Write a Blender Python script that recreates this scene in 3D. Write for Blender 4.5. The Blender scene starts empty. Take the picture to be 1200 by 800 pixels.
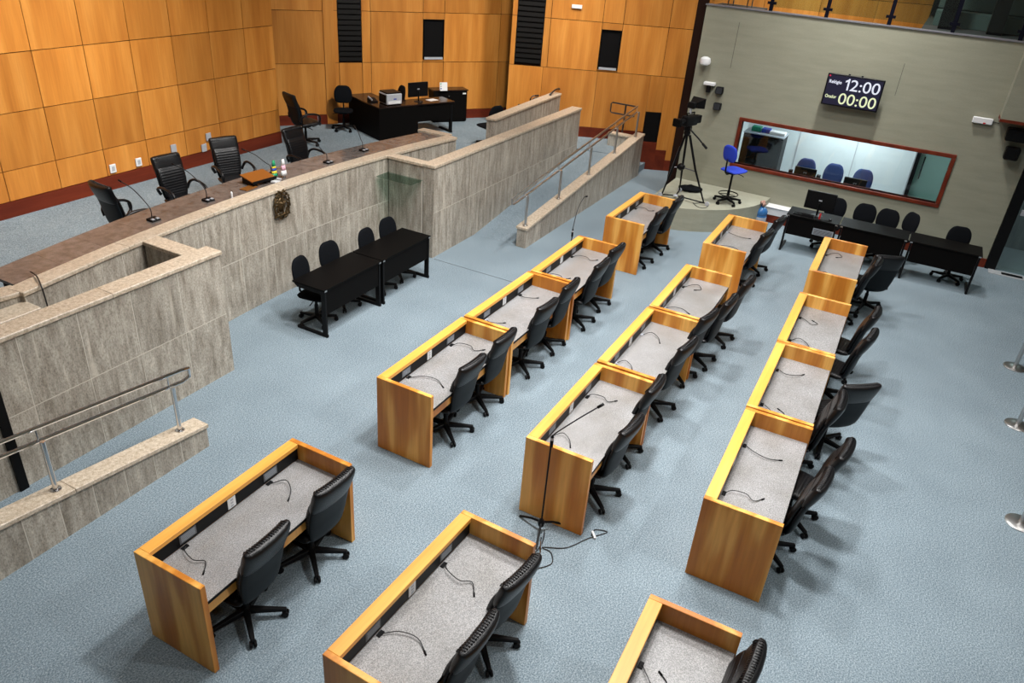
import bpy, bmesh, math, random
from mathutils import Vector, Matrix
random.seed(7)
PI = math.pi
col = bpy.context.scene.collection
scn = bpy.context.scene

# ------------------------------------------------------------------ camera
cam_d = bpy.data.cameras.new('camera')
cam = bpy.data.objects.new('camera', cam_d); col.objects.link(cam)
scn.camera = cam
CY, CP, CR = 0.45674644, 0.51026079, -0.08202954
CPOS = Vector((-5.15122496, -2.80251958, 5.47004917))
fw = Vector((math.cos(CP)*math.cos(CY), math.cos(CP)*math.sin(CY), -math.sin(CP)))
rt = Vector((math.sin(CY), -math.cos(CY), 0)); dn = fw.cross(rt)
c_, s_ = math.cos(CR), math.sin(CR)
rt2 = c_*rt + s_*dn; dn2 = -s_*rt + c_*dn
M = Matrix((rt2, -dn2, -fw)).transposed().to_4x4()
M.translation = CPOS
cam.matrix_world = M
cam_d.sensor_width = 36.0
cam_d.lens = 888.168*36/1200
cam_d.clip_start = 0.05; cam_d.clip_end = 200

# ------------------------------------------------------------------ world, light, exposure
world = bpy.data.worlds.new('world'); scn.world = world
world.use_nodes = True
world.node_tree.nodes['Background'].inputs[0].default_value = (0.75, 0.85, 1.0, 1)
world.node_tree.nodes['Background'].inputs[1].default_value = 0.3
scn.view_settings.view_transform = 'Standard'
scn.view_settings.look = 'None'
scn.view_settings.gamma = 1.0
scn.view_settings.use_curve_mapping = False
scn.view_settings.exposure = -0.42

CEIL = 8.6
def area(name, loc, size, power, colr=(1, .96, .90), target=None, spread=PI):
    d = bpy.data.lights.new(name, 'AREA'); d.shape = 'DISK'; d.size = size
    d.energy = power; d.color = colr; d.spread = spread
    o = bpy.data.objects.new(name, d); col.objects.link(o); o.location = loc
    if target is not None:
        o.rotation_euler = (Vector(target)-Vector(loc)).to_track_quat('-Z', 'Y').to_euler()
    return o
# rows of ceiling downlights over the floor
for lx, ly, p in ((-3.2, 2.0, 22), (-2.6, -1.0, 60), (0.8, 2.2, 115), (1.2, -0.8, 430), (3.6, -1.9, 270), (4.6, 0.8, 310), (7.8, 1.4, 130), (7.6, -2.0, 110), (-6.2, -4.2, 45)):
    area('ceiling_downlight', (lx, ly, CEIL-.05), .7, p, (1, .985, .97), (lx, ly, 0), math.radians(130))
# warmer spots that wash the timber walls, and whiter ones for the granite, the sage wall and the desks; the gallery spot is unseen, added to brighten its veneer wall
for lx, ly, p, t, sp in ((3.0, 3.9, 250, (3.0, 9.4, 3.1), 68), (-0.6, 3.9, 150, (-0.4, 9.4, 3.1), 68), (7.4, 3.6, 240, (10.8, 8.6, 2.7), 68), (9.8, 2.6, 190, (13.0, 5.0, 2.6), 68),
                         (10.2, -1.4, 200, (11.9, -1.4, 2.6), 82), (2.6, 2.2, 110, (2.6, 5.2, .9), 82), (13.6, -.4, 170, (15.2, -.2, 4.4), 82), (0.5, -6.6, 150, (1.0, -.4, .8), 90), (5.5, -6.6, 75, (5.0, -.2, .8), 90)):
    area('ceiling_and_fill_spot', (lx, ly, CEIL-.05), .6, p, (1, .95, .88) if ly > 2.5 else (1, .98, .95), t, math.radians(sp))

# ------------------------------------------------------------------ materials
def new_mat(name):
    m = bpy.data.materials.new(name); m.use_nodes = True
    nt = m.node_tree
    return m, nt, nt.nodes['Principled BSDF']
def sset(b, **k):
    for a, v in k.items():
        b.inputs[a.replace('_', ' ')].default_value = v
def plain(name, c, rough=.5, metal=0., coat=0., bump=0., bscale=200, spec=.5):
    m, nt, b = new_mat(name)
    sset(b, Base_Color=(*c, 1), Roughness=rough, Metallic=metal)
    b.inputs['Coat Weight'].default_value = coat; b.inputs['Specular IOR Level'].default_value = spec
    n = nt.nodes.new('ShaderNodeTexNoise'); n.inputs['Scale'].default_value = bscale
    tc = nt.nodes.new('ShaderNodeTexCoord'); nt.links.new(tc.outputs['Object'], n.inputs['Vector'])
    mx = nt.nodes.new('ShaderNodeMixRGB'); mx.blend_type = 'MULTIPLY'; mx.inputs[0].default_value = .25
    mx.inputs[1].default_value = (*c, 1); nt.links.new(n.outputs[0], mx.inputs[2])
    mx2 = nt.nodes.new('ShaderNodeMixRGB'); mx2.inputs[0].default_value = .12
    nt.links.new(mx.outputs[0], mx2.inputs[1]); mx2.inputs[2].default_value = (*c, 1)
    nt.links.new(mx2.outputs[0], b.inputs['Base Color'])
    if bump:
        bp = nt.nodes.new('ShaderNodeBump'); bp.inputs['Strength'].default_value = bump; bp.inputs['Distance'].default_value = .004
        nt.links.new(n.outputs[0], bp.inputs['Height']); nt.links.new(bp.outputs[0], b.inputs['Normal'])
    return m
def ramp(nt, stops, fac):
    r = nt.nodes.new('ShaderNodeValToRGB')
    while len(r.color_ramp.elements) < len(stops): r.color_ramp.elements.new(.5)
    for e, (p, c) in zip(r.color_ramp.elements, stops):
        e.position = p; e.color = (*c, 1)
    nt.links.new(fac, r.inputs[0]); return r.outputs[0]
def coords(nt, scale, rnd=0., src='Object'):
    tc = nt.nodes.new('ShaderNodeTexCoord')
    mp = nt.nodes.new('ShaderNodeMapping'); mp.inputs['Scale'].default_value = scale
    nt.links.new(tc.outputs[src], mp.inputs[0])
    if rnd:
        oi = nt.nodes.new('ShaderNodeObjectInfo')
        mu = nt.nodes.new('ShaderNodeMath'); mu.operation = 'MULTIPLY'; mu.inputs[1].default_value = rnd
        nt.links.new(oi.outputs['Random'], mu.inputs[0])
        nt.links.new(mu.outputs[0], mp.inputs['Location'])
    return mp.outputs[0]
def noise(nt, vec, scale, detail=3, rough=.55):
    n = nt.nodes.new('ShaderNodeTexNoise'); n.inputs['Scale'].default_value = scale
    n.inputs['Detail'].default_value = detail; n.inputs['Roughness'].default_value = rough
    nt.links.new(vec, n.inputs['Vector']); return n.outputs[0]
def mixc(nt, a, b, fac, mode='MIX'):
    m = nt.nodes.new('ShaderNodeMixRGB'); m.blend_type = mode
    for i, v in ((0, fac), (1, a), (2, b)):
        if isinstance(v, (int, float)): m.inputs[i].default_value = v
        elif isinstance(v, tuple): m.inputs[i].default_value = (*v, 1)
        else: nt.links.new(v, m.inputs[i])
    return m.outputs[0]
def rand_value(nt, colr, lo, hi):
    oi = nt.nodes.new('ShaderNodeObjectInfo'); mr = nt.nodes.new('ShaderNodeMapRange')
    mr.inputs['To Min'].default_value = lo; mr.inputs['To Max'].default_value = hi
    nt.links.new(oi.outputs['Random'], mr.inputs[0])
    h = nt.nodes.new('ShaderNodeHueSaturation'); nt.links.new(mr.outputs[0], h.inputs['Value']); nt.links.new(colr, h.inputs['Color'])
    return h.outputs[0]
def bump(nt, b, fac, s, d=.003):
    bp = nt.nodes.new('ShaderNodeBump'); bp.inputs['Strength'].default_value = s; bp.inputs['Distance'].default_value = d
    nt.links.new(fac, bp.inputs['Height']); nt.links.new(bp.outputs[0], b.inputs['Normal'])

def make_carpet():
    m, nt, b = new_mat('blue_grey_carpet')
    v = coords(nt, (1, 1, 1))
    f = noise(nt, v, 72, 2, .7); g = noise(nt, v, 160, 2, .6); w = noise(nt, v, 1.1, 3, .5)
    c = ramp(nt, [(.30, (.098, .140, .174)), (.5, (.205, .266, .306)), (.68, (.375, .442, .487))], f)
    c2 = ramp(nt, [(.3, (.45, .5, .55)), (.7, (1.3, 1.25, 1.2))], g)
    c = mixc(nt, c, c2, .45, 'MULTIPLY')
    c3 = ramp(nt, [(.3, (.88, .88, .88)), (.7, (1.06, 1.05, 1.04))], w)
    c = mixc(nt, c, c3, 1., 'MULTIPLY')
    nt.links.new(c, b.inputs['Base Color']); sset(b, Roughness=.95)
    b.inputs['Specular IOR Level'].default_value = .15
    bump(nt, b, g, .6, .006); return m
def make_wood(name, lo, mid, hi, axis, rnd=40, rough=.38, val=(.9, 1.08), band=7., spec=.4, stops=(.25, .5, .75)):
    # axis: which axis the grain runs along
    m, nt, b = new_mat(name)
    sc = [1., 1., 1.]; sc[axis] = .05
    v = coords(nt, tuple(sc), rnd)
    f = noise(nt, v, 38, 4, .6)
    sc2 = [1., 1., 1.]; sc2[axis] = .12
    w = noise(nt, coords(nt, tuple(sc2), rnd*.7), band, 2, .4)
    c = ramp(nt, [(stops[0], lo), (stops[1], mid), (stops[2], hi)], w)
    c = mixc(nt, c, ramp(nt, [(.3, (.84, .82, .78)), (.7, (1.08, 1.08, 1.08))], f), .7, 'MULTIPLY')
    c = rand_value(nt, c, *val)
    nt.links.new(c, b.inputs['Base Color']); sset(b, Roughness=rough)
    b.inputs['Specular IOR Level'].default_value = spec
    return m
def make_granite():
    m, nt, b = new_mat('grey_veined_granite')
    v = coords(nt, (1, 1, .16), 9); v2 = coords(nt, (1, 1, .5), 5); v3 = coords(nt, (1, 1, .07), 13)
    a = noise(nt, v, 13, 5, .65); s = noise(nt, v2, 75, 3, .7); veins = noise(nt, v3, 6.5, 4, .7)
    c = ramp(nt, [(.26, (.20, .17, .13)), (.45, (.345, .31, .26)), (.6, (.45, .415, .355)), (.78, (.64, .58, .49))], a)
    c = mixc(nt, c, ramp(nt, [(.3, (.42, .39, .35)), (.5, (.95, .95, .95)), (.75, (1.35, 1.33, 1.28))], s), .8, 'MULTIPLY')
    c = mixc(nt, c, (.66, .60, .50), ramp(nt, [(.60, (0, 0, 0)), (.70, (.55, .55, .55))], veins))
    c = rand_value(nt, c, .9, 1.07)
    nt.links.new(c, b.inputs['Base Color']); sset(b, Roughness=.45)
    b.inputs['Specular IOR Level'].default_value = .3
    bump(nt, b, s, .15, .003); return m
def make_coping():
    m, nt, b = new_mat('beige_granite_coping')
    v = coords(nt, (1, 1, 1), 7)
    a = noise(nt, v, 26, 4, .7); s = noise(nt, v, 110, 2, .7)
    c = ramp(nt, [(.28, (.34, .265, .18)), (.5, (.54, .455, .35)), (.7, (.70, .62, .51))], a)
    c = mixc(nt, c, ramp(nt, [(.3, (.55, .5, .45)), (.6, (1.05, 1.05, 1.05))], s), .7, 'MULTIPLY')
    c = rand_value(nt, c, .93, 1.06)
    nt.links.new(c, b.inputs['Base Color']); sset(b, Roughness=.35); return m
def make_counter():
    m, nt, b = new_mat('polished_brown_granite')
    v = coords(nt, (1, 1, 1), 3)
    a = noise(nt, v, 9, 4, .6); s = noise(nt, v, 120, 2, .7)
    c = ramp(nt, [(.3, (.095, .080, .072)), (.7, (.19, .165, .152))], a)
    c = mixc(nt, c, ramp(nt, [(.3, (.7, .68, .66)), (.6, (1.1, 1.1, 1.1))], s), .7, 'MULTIPLY')
    c = rand_value(nt, c, .75, 1.15)
    nt.links.new(c, b.inputs['Base Color']); sset(b, Roughness=.12); return m
def make_worktop():
    m, nt, b = new_mat('grey_speckled_worktop')
    v = coords(nt, (1, 1, 1), 11)
    a = noise(nt, v, 120, 2, .75); w = noise(nt, v, 2.4, 3, .5)
    c = ramp(nt, [(.3, (.10, .10, .103)), (.5, (.24, .238, .24)), (.7, (.42, .415, .415))], a)
    c = mixc(nt, c, ramp(nt, [(.3, (.82, .80, .76)), (.7, (1.1, 1.1, 1.1))], w), 1., 'MULTIPLY')
    nt.links.new(c, b.inputs['Base Color']); sset(b, Roughness=.42)
    b.inputs['Coat Weight'].default_value = .45; b.inputs['Coat Roughness'].default_value = .12
    return m
def make_plaster(name, lo, hi):
    m, nt, b = new_mat(name)
    a = noise(nt, coords(nt, (1, .5, 3.5)), 3.0, 4, .6); f = noise(nt, coords(nt, (1, 1, 6)), 30, 2, .6)
    c = ramp(nt, [(.3, lo), (.7, hi)], a)
    c = mixc(nt, c, ramp(nt, [(.3, (.93, .93, .93)), (.7, (1.04, 1.04, 1.04))], f), 1., 'MULTIPLY')
    nt.links.new(c, b.inputs['Base Color']); sset(b, Roughness=.8); bump(nt, b, f, .25, .004); return m
def make_glass(name, tint, refl=.12):
    m = bpy.data.materials.new(name); m.use_nodes = True; nt = m.node_tree
    nt.nodes.remove(nt.nodes['Principled BSDF'])
    t = nt.nodes.new('ShaderNodeBsdfTransparent'); t.inputs[0].default_value = (*tint, 1)
    g = nt.nodes.new('ShaderNodeBsdfGlossy'); g.inputs['Roughness'].default_value = .03
    fr = nt.nodes.new('ShaderNodeFresnel'); fr.inputs[0].default_value = 1.45
    ad = nt.nodes.new('ShaderNodeMath'); ad.operation = 'MULTIPLY_ADD'; ad.inputs[1].default_value = .32; ad.inputs[2].default_value = refl*.3
    nt.links.new(fr.outputs[0], ad.inputs[0])
    mx = nt.nodes.new('ShaderNodeMixShader'); nt.links.new(ad.outputs[0], mx.inputs[0])
    nt.links.new(t.outputs[0], mx.inputs[1]); nt.links.new(g.outputs[0], mx.inputs[2])
    nt.links.new(mx.outputs[0], nt.nodes['Material Output'].inputs[0]); return m
def emis(name, c, s):
    m, nt, b = new_mat(name)
    sset(b, Base_Color=(0, 0, 0, 1)); b.inputs['Emission Color'].default_value = (*c, 1); b.inputs['Emission Strength'].default_value = s
    return m

CARPET = make_carpet()
WALLWOOD = make_wood('honey_veneer_panel', (.42, .150, .022), (.50, .195, .032), (.59, .255, .052), 2, 60, .45, (.86, 1.1), 5.)
DESKWOOD = make_wood('golden_desk_veneer', (.50, .175, .022), (.62, .255, .038), (.82, .43, .10), 2, 60, .36, (.95, 1.06), 5.5, .4, (.40, .50, .60))
LEDGEWOOD = make_wood('golden_ledge_veneer', (.68, .30, .050), (.78, .37, .07), (.84, .44, .10), 0, 60, .38, (.96, 1.05), 5.)
REDWOOD = make_wood('mahogany_skirting', (.085, .013, .006), (.125, .020, .008), (.17, .029, .011), 0, 30, .45, (.9, 1.1), 5., .2)
GRANITE = make_granite(); COPING = make_coping(); COUNTER = make_counter(); WORKTOP = make_worktop()
GREEN = make_plaster('sage_wall_covering', (.235, .235, .175), (.275, .272, .205))
PODIUM = make_plaster('sage_podium', (.27, .27, .205), (.32, .32, .25))
JOINT = plain('dark_joint', (.014, .008, .005), .9, spec=.05)
GROUT = plain('pale_grout', (.66, .62, .54), .9, spec=.05)
LEATHER = plain('black_leather', (.005, .005, .006), .34, bump=.3, bscale=260, spec=.34)
SHELL = plain('charcoal_shell', (.007, .010, .013), .5, spec=.18)
FABRIC = plain('black_fabric', (.007, .008, .010), .95, bump=.6, bscale=400, spec=.05)
NAVY = plain('navy_fabric', (.012, .035, .14), .8, bump=.5, bscale=400)
BLUE = plain('bright_blue_fabric', (.012, .045, .52), .75, bump=.5, bscale=400)
PLASTIC = plain('black_plastic', (.0045, .0045, .005), .45, spec=.14)
BLACKWOOD = plain('black_laminate', (.0045, .004, .0038), .5, spec=.05)
BROWNTOP = plain('dark_brown_laminate', (.016, .009, .007), .24, spec=.35)
STEEL = plain('brushed_steel', (.62, .61, .60), .34, 1.)
CHROME = plain('chrome', (.75, .75, .76), .12, 1.)
DARKSTEEL = plain('dark_steel', (.09, .09, .10), .3, .9)
WHITE = plain('white_plastic', (.78, .79, .80), .4)
GREYP = plain('grey_plastic', (.30, .33, .37), .45)
LIGHTGREY = plain('light_grey_plastic', (.42, .44, .48), .4)
GREYGRILLE = plain('mid_grey_grille', (.10, .105, .115), .5)
GRILLE = plain('grey_grille', (.035, .037, .042), .6, spec=.1)
CABLE = plain('black_cable', (.012, .012, .013), .5)
BRONZE = plain('dark_bronze', (.13, .085, .04), .4, .8)
PALEROOM = plain('pale_blue_wall', (.68, .76, .78), .6)
CEILM = plain('ceiling_white', (.62, .61, .58), .8)
DARKROOM = plain('dark_gallery', (.035, .045, .042), .7)
BENCH = plain('grey_green_bench', (.085, .12, .115), .5)
NAVYP = plain('navy_post', (.004, .0045, .010), .5, spec=.08)
GLASS = make_glass('clear_glass', (.93, .97, .96)); GREENGLASS = make_glass('green_glass', (.78, .88, .84))
SHELFGLASS = make_glass('shelf_glass', (.62, .76, .70), .3)
WATER = plain('blue_water_bottle', (.05, .20, .50), .12); WATER.node_tree.nodes['Principled BSDF'].inputs['Transmission Weight'].default_value = .35
PINK = plain('beige_wrap', (.42, .24, .19), .7)
PLANK = make_wood('grey_plank', (.17, .17, .18), (.22, .22, .235), (.28, .28, .29), 2, 0, .4, (1, 1), 9.)
RED = plain('red_plastic', (.55, .02, .02), .4)
FLAGGREEN = plain('flag_green', (.01, .28, .12), .6); FLAGYELLOW = plain('flag_yellow', (.75, .62, .04), .6); FLAGBLUE = plain('flag_blue', (.02, .05, .35), .6)
SCREENM = emis('screen_navy', (.006, .006, .035), 1.0)
DIGWHITE = emis('digits_white', (.85, .88, 1.), 1.25); DIGYELLOW = emis('digits_yellow', (.93, 1., .62), 1.15); DIGRED = emis('red_led', (1, .02, .08), .9)

# ------------------------------------------------------------------ mesh helpers
class MB:
    def __init__(s): s.b = bmesh.new()
    def _faces(s, vs, fs):
        v = [s.b.verts.new(p) for p in vs]
        for f in fs:
            try: s.b.faces.new([v[i] for i in f])
            except ValueError: pass
        return s
    def hexa(s, p):   # 4 bottom (ccw from above) + 4 top
        return s._faces(p, [(3, 2, 1, 0), (4, 5, 6, 7), (0, 1, 5, 4), (1, 2, 6, 5), (2, 3, 7, 6), (3, 0, 4, 7)])
    def box(s, x0, x1, y0, y1, z0, z1):
        return s.hexa([(x0, y0, z0), (x1, y0, z0), (x1, y1, z0), (x0, y1, z0), (x0, y0, z1), (x1, y0, z1), (x1, y1, z1), (x0, y1, z1)])
    def obox(s, c, size, rot=(0, 0, 0)):
        from mathutils import Euler
        R = Euler(rot).to_matrix(); h = [v/2 for v in size]
        pts = [(-1, -1, -1), (1, -1, -1), (1, 1, -1), (-1, 1, -1), (-1, -1, 1), (1, -1, 1), (1, 1, 1), (-1, 1, 1)]
        return s.hexa([Vector(c)+R @ Vector((a*h[0], b*h[1], d*h[2])) for a, b, d in pts])
    def prism(s, poly, z0, z1):
        n = len(poly)
        z0 = z0 if isinstance(z0, (list, tuple)) else [z0]*n; z1 = z1 if isinstance(z1, (list, tuple)) else [z1]*n
        vs = [(x, y, z) for (x, y), z in zip(poly, z0)]+[(x, y, z) for (x, y), z in zip(poly, z1)]
        return s._faces(vs, [tuple(range(n-1, -1, -1)), tuple(range(n, 2*n))]+[(i, (i+1) % n, n+(i+1) % n, n+i) for i in range(n)])
    def loft(s, rings, cap=True):
        n = len(rings[0]); vs = [p for r in rings for p in r]; fs = []
        for k in range(len(rings)-1):
            for i in range(n):
                j = (i+1) % n
                fs.append((k*n+i, k*n+j, (k+1)*n+j, (k+1)*n+i))
        if cap:
            fs.append(tuple(range(n-1, -1, -1))); m = (len(rings)-1)*n; fs.append(tuple(range(m, m+n)))
        return s._faces(vs, fs)
    def tube(s, path, r, n=8, closed=False, flat=1.):
        P = [Vector(p) for p in path]; rings = []; up = None
        for i, p in enumerate(P):
            a = P[i-1] if (i or closed) else p; b = P[(i+1) % len(P)] if (i < len(P)-1 or closed) else p
            t = (b-a).normalized()
            if up is None:
                up = Vector((0, 0, 1)) if abs(t.z) < .9 else Vector((1, 0, 0))
            u = t.cross(up)
            if u.length < 1e-4: u = t.cross(Vector((.3, 1, .1)))
            u.normalize(); w = u.cross(t).normalized(); up = w
            rr = r[i] if isinstance(r, (list, tuple)) else r
            rings.append([p+u*math.cos(2*PI*k/n)*rr+w*math.sin(2*PI*k/n)*rr*flat for k in range(n)])
        if closed: rings.append(rings[0])
        return s.loft(rings, not closed)
    def lathe(s, prof, n=16, c=(0, 0, 0), axis=2):
        rings = []
        for r, z in prof:
            ring = []
            for k in range(n):
                a = 2*PI*k/n; x, y = math.cos(a)*r, math.sin(a)*r
                q = (x, y, z) if axis == 2 else ((z, x, y) if axis == 0 else (y, z, x))
                ring.append((q[0]+c[0], q[1]+c[1], q[2]+c[2]))
            rings.append(ring)
        return s.loft(rings)
    def ell(s, c, r, rot=None, u=10, v=7):
        from mathutils import Euler
        R = Euler(rot).to_matrix() if rot else Matrix.Identity(3)
        rings = []
        for i in range(1, v):
            ph = PI*i/v
            rings.append([Vector(c)+R @ Vector((r[0]*math.sin(ph)*math.cos(2*PI*k/u), r[1]*math.sin(ph)*math.sin(2*PI*k/u), -r[2]*math.cos(ph))) for k in range(u)])
        return s.loft(rings)
    def build(s, name, mat, parent=None, bevel=0, smooth=False, seg=1):
        bm = s.b
        bmesh.ops.remove_doubles(bm, verts=bm.verts, dist=1e-6)
        bmesh.ops.recalc_face_normals(bm, faces=bm.faces)
        if bevel:
            ed = [e for e in bm.edges if len(e.link_faces) == 2 and e.calc_face_angle(0) > .5]
            bmesh.ops.bevel(bm, geom=ed, offset=bevel, segments=seg, affect='EDGES', profile=.6)
        me = bpy.data.meshes.new(name); bm.to_mesh(me); bm.free()
        if smooth:
            for p in me.polygons: p.use_smooth = True
            if smooth != 'all':
                try: me.set_sharp_from_angle(angle=.7)
                except Exception: pass
        me.materials.append(mat)
        o = bpy.data.objects.new(name, me); col.objects.link(o)
        if parent is not None: o.parent = parent
        return o
def tag(o, label=None, cat=None, group=None, kind=None):
    if label: o['label'] = label
    if cat: o['category'] = cat
    if group: o['group'] = group
    if kind: o['kind'] = kind
    return o
def thing(name, label, cat, loc=(0, 0, 0), rz=0., group=None):
    o = bpy.data.objects.new(name, None); col.objects.link(o)
    o.empty_display_size = .1
    o.location = loc; o.rotation_euler = (0, 0, rz)
    return tag(o, label, cat, group)
def struct_root(name, label=None):
    o = bpy.data.objects.new(name, None); col.objects.link(o)
    return tag(o, label, None, None, 'structure')
def struct(name, mb, mat, label=None, **k):
    return tag(mb.build(name, mat, None, **k), label, None, None, 'structure')
def copy_tree(o, parent=None):
    c = o.copy(); col.objects.link(c)
    if parent is not None: c.parent = parent
    for ch in list(o.children): copy_tree(ch, c)
    return c
def smooth_path(pts, sub=5):
    P = [Vector(p) for p in pts]; out = []
    for i in range(len(P)-1):
        a = P[max(i-1, 0)]; b = P[i]; c = P[i+1]; d = P[min(i+2, len(P)-1)]
        for k in range(sub):
            t = k/sub
            out.append(.5*((2*b)+(c-a)*t+(2*a-5*b+4*c-d)*t*t+(3*b-a-3*c+d)*t**3))
    out.append(P[-1]); return out

# ================================================================== SETTING
H = .70          # dais floor height
YP = 4.15        # parapet front face
struct('floor', MB().box(-9, 12.0, -9, 4.6, -.2, 0).box(12.0, 15.5, .9, 4.6, -.2, 0).box(-9, 5.7, 4.6, 5.36, -.2, 0), CARPET, 'blue grey speckled carpet floor of the chamber')
struct('ceiling', MB().box(-9, 20, -9, 12, CEIL, CEIL+.2), CEILM, 'pale ceiling above the chamber')
struct('wall_behind_camera', MB().box(-9.2, -9, -9, 12, -.2, CEIL), CEILM)
struct('wall_side', MB().box(-9, 20, -9.2, -9, -.2, CEIL), GREEN)
struct('wall_gallery_end', MB().box(20, 20.2, -9, 12, -.2, CEIL), DARKROOM)
struct('trim_1', MB().box(5.45, 5.462, 2.45, 4.1, 0, .0015), plain('seam_dark', (.05, .06, .07), .9), 'dark carpet seam running from the granite corner to the desks')

# dais platform and landing
def dais_front(x):  # front face of the curved dais wall
    return 5.24-.0205*(x-3.1)**2
plat = [(-8, 5.15), (-1.2, 5.15), (0.4, 5.25), (3.1, 5.40), (5.7, 5.28), (5.75, 4.32), (11.75, 4.32), (11.95, 3.25), (12.9, 3.25), (12.9, 3.9), (13.4, 3.9), (13.5, 11.9), (-8, 11.9)]
struct('floor_dais', MB().prism(plat, 0, H), CARPET, 'raised blue grey carpet of the dais behind the granite counter')
# right-hand ramp
struct('floor_ramp', MB().prism([(6.96, 3.2), (11.95, 3.2), (11.95, 4.16), (6.96, 4.16)], -.12, [.001, H, H, .001]), CARPET, 'carpeted ramp rising behind the low granite wall toward the landing')
# steps at the end of the right ramp
st = struct_root('floor_steps', 'blue carpeted steps beside the far end of the low granite wall')
for k, (yy, zz) in enumerate(((3.05, .175), (3.35, .35), (3.65, .525))):
    MB().box(12.92, 13.75, yy, yy+.3 if k < 2 else 3.95, 0, zz).build('step', CARPET, st)

# ---- granite clad walls
def clad_wall(name, label, path, thick, ztop, zmid, mod=.62, zbot=0., ztopf=None, cope=.05, over=.02, both=True, ends=True, cope_over=None):
    """path: xy polyline of the front face; the wall lies to the left (+normal) of the path direction."""
    root = struct_root(name, label)
    P = [Vector((a, b)) for a, b in path]
    L = [0.]
    for i in range(1, len(P)): L.append(L[-1]+(P[i]-P[i-1]).length)
    def at(s):
        s = min(max(s, 0), L[-1])
        for i in range(1, len(P)):
            if s <= L[i]+1e-9:
                t = (P[i]-P[i-1]).normalized(); p = P[i-1]+t*(s-L[i-1]); return p, Vector((-t.y, t.x))
    def top(s): return ztop if ztopf is None else ztopf(s)
    n = max(1, round(L[-1]/mod)); g = .0055; d = .003
    # core
    core = MB()
    for i in range(n):
        a, na = at(L[-1]*i/n+1e-6); b, nb = at(L[-1]*(i+1)/n)
        za, zb = top(L[-1]*i/n)-cope, top(L[-1]*(i+1)/n)-cope
        core.hexa([(*(a+na*d), zbot), (*(b+nb*d), zbot), (*(b+nb*(thick-d)), zbot), (*(a+na*(thick-d)), zbot),
                   (*(a+na*d), za), (*(b+nb*d), zb), (*(b+nb*(thick-d)), zb), (*(a+na*(thick-d)), za)])
    core.build('wall_core', GROUT, root)
    for side in ((0, 1) if both else (0,)):
        for i in range(n):
            s0, s1 = L[-1]*i/n+g, L[-1]*(i+1)/n-g
            a, na = at(s0); b, nb = at(s1)
            lo, hi = (0, .020) if side == 0 else (thick-.020, thick)
            ta, tb = top(s0)-cope, top(s1)-cope
            rows = [(zbot, zbot, ta, tb)] if zmid is None or min(ta, tb) < zmid+.1 else [(zbot, zbot, zmid-g, zmid-g), (zmid+g, zmid+g, ta, tb)]
            for z0a, z0b, z1a, z1b in rows:
                jit = random.uniform(0, .0015)
                lo2 = lo+jit if side == 0 else lo; hi2 = hi-jit if side else hi
                MB().hexa([(*(a+na*lo2), z0a), (*(b+nb*lo2), z0b), (*(b+nb*hi2), z0b), (*(a+na*hi2), z0a),
                           (*(a+na*lo2), z1a), (*(b+nb*lo2), z1b), (*(b+nb*hi2), z1b), (*(a+na*hi2), z1a)]).build('stone_slab', GRANITE, root)
    if ends:
        for s, sg in ((0, -1), (L[-1], 1)):
            a, na = at(s+(1e-6 if s == 0 else 0)); t = Vector((na.y, -na.x))*sg
            zt = top(s)-cope
            q0 = a+na*.001+t*.0; q1 = a+na*(thick-.001)
            q2 = q1+t*.012; q3 = q0+t*.012
            MB().prism([tuple(q0), tuple(q1), tuple(q2), tuple(q3)], zbot, zt).build('stone_slab', GRANITE, root)
    if cope:
        m = max(1, round(L[-1]/1.35)); o = over if cope_over is None else cope_over
        for i in range(m):
            s0, s1 = L[-1]*i/m, L[-1]*(i+1)/m-.003
            c = MB(); k = 4 if len(path) > 2 else 1
            ring = []
            for j in range(k+1):
                s = s0+(s1-s0)*j/k; a, na = at(s+(1e-6 if s == 0 else 0)); t = Vector((na.y, -na.x))
                e = (-.03 if (i == 0 and j == 0) else (.03 if (i == m-1 and j == k) else 0))
                f0 = a-na*o+t*e; f1 = a+na*(thick+o)+t*e; zt = top(s)
                ring.append([(*f0, zt-cope), (*f1, zt-cope), (*f1, zt), (*f0, zt)])
            c.loft(ring); c.build('coping', COPING, root, bevel=.006)
    return root

ZT = 1.69
clad_wall('wall_parapet_left', 'tall grey granite parapet in front of the left end of the dais', [(-3.6, YP), (0.78, YP)], .22, ZT, .84, .66, both=True)
clad_wall('wall_parapet_right', 'tall grey granite parapet beside the ramp to the landing', [(5.48, YP), (11.62, YP)], .22, ZT, .84, .62)
darc = [(x, dais_front(x)) for x in [-1.16+.5*i for i in range(18)]]
darc = darc[:17]+[(7.31, dais_front(7.31))]
clad_wall('wall_dais', 'long curved grey granite front wall of the dais counter', darc, .2, ZT, .86, .66)
clad_wall('wall_return_left', 'short granite return joining left parapet and dais wall', [(.46, dais_front(.4)-.02), (.46, YP+.24)], .2, ZT-.002, None, .9, ends=False)
clad_wall('wall_return_right', 'short granite return joining right parapet and dais wall', [(5.62, YP+.24), (5.62, dais_front(5.6)-.02)], .16, ZT-.002, None, .9, ends=False)
clad_wall('wall_dais_end_left', 'granite end wall closing the left end of the dais', [(-3.6, 5.30), (-1.2, 4.92)], .2, ZT-.004, None, .7)
clad_wall('wall_dais_low_left', 'wider lower granite ledge before the left end of the dais', [(-3.6, 4.66), (-1.18, 4.66)], .24, ZT-.12, None, .7)
clad_wall('wall_landing', 'second granite wall on the landing behind the right parapet', [(9.0, 4.96), (12.55, 5.12)], .2, 1.74, None, .6, zbot=H)
clad_wall('wall_dais_end_right', 'short granite end of the dais counter toward the black desk', [(7.31, 5.72), (7.31, 5.10)], .16, ZT-.003, None, .6, zbot=H, ends=False)
lw_l = lambda s: .305+.115*(3.06-s)
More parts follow.
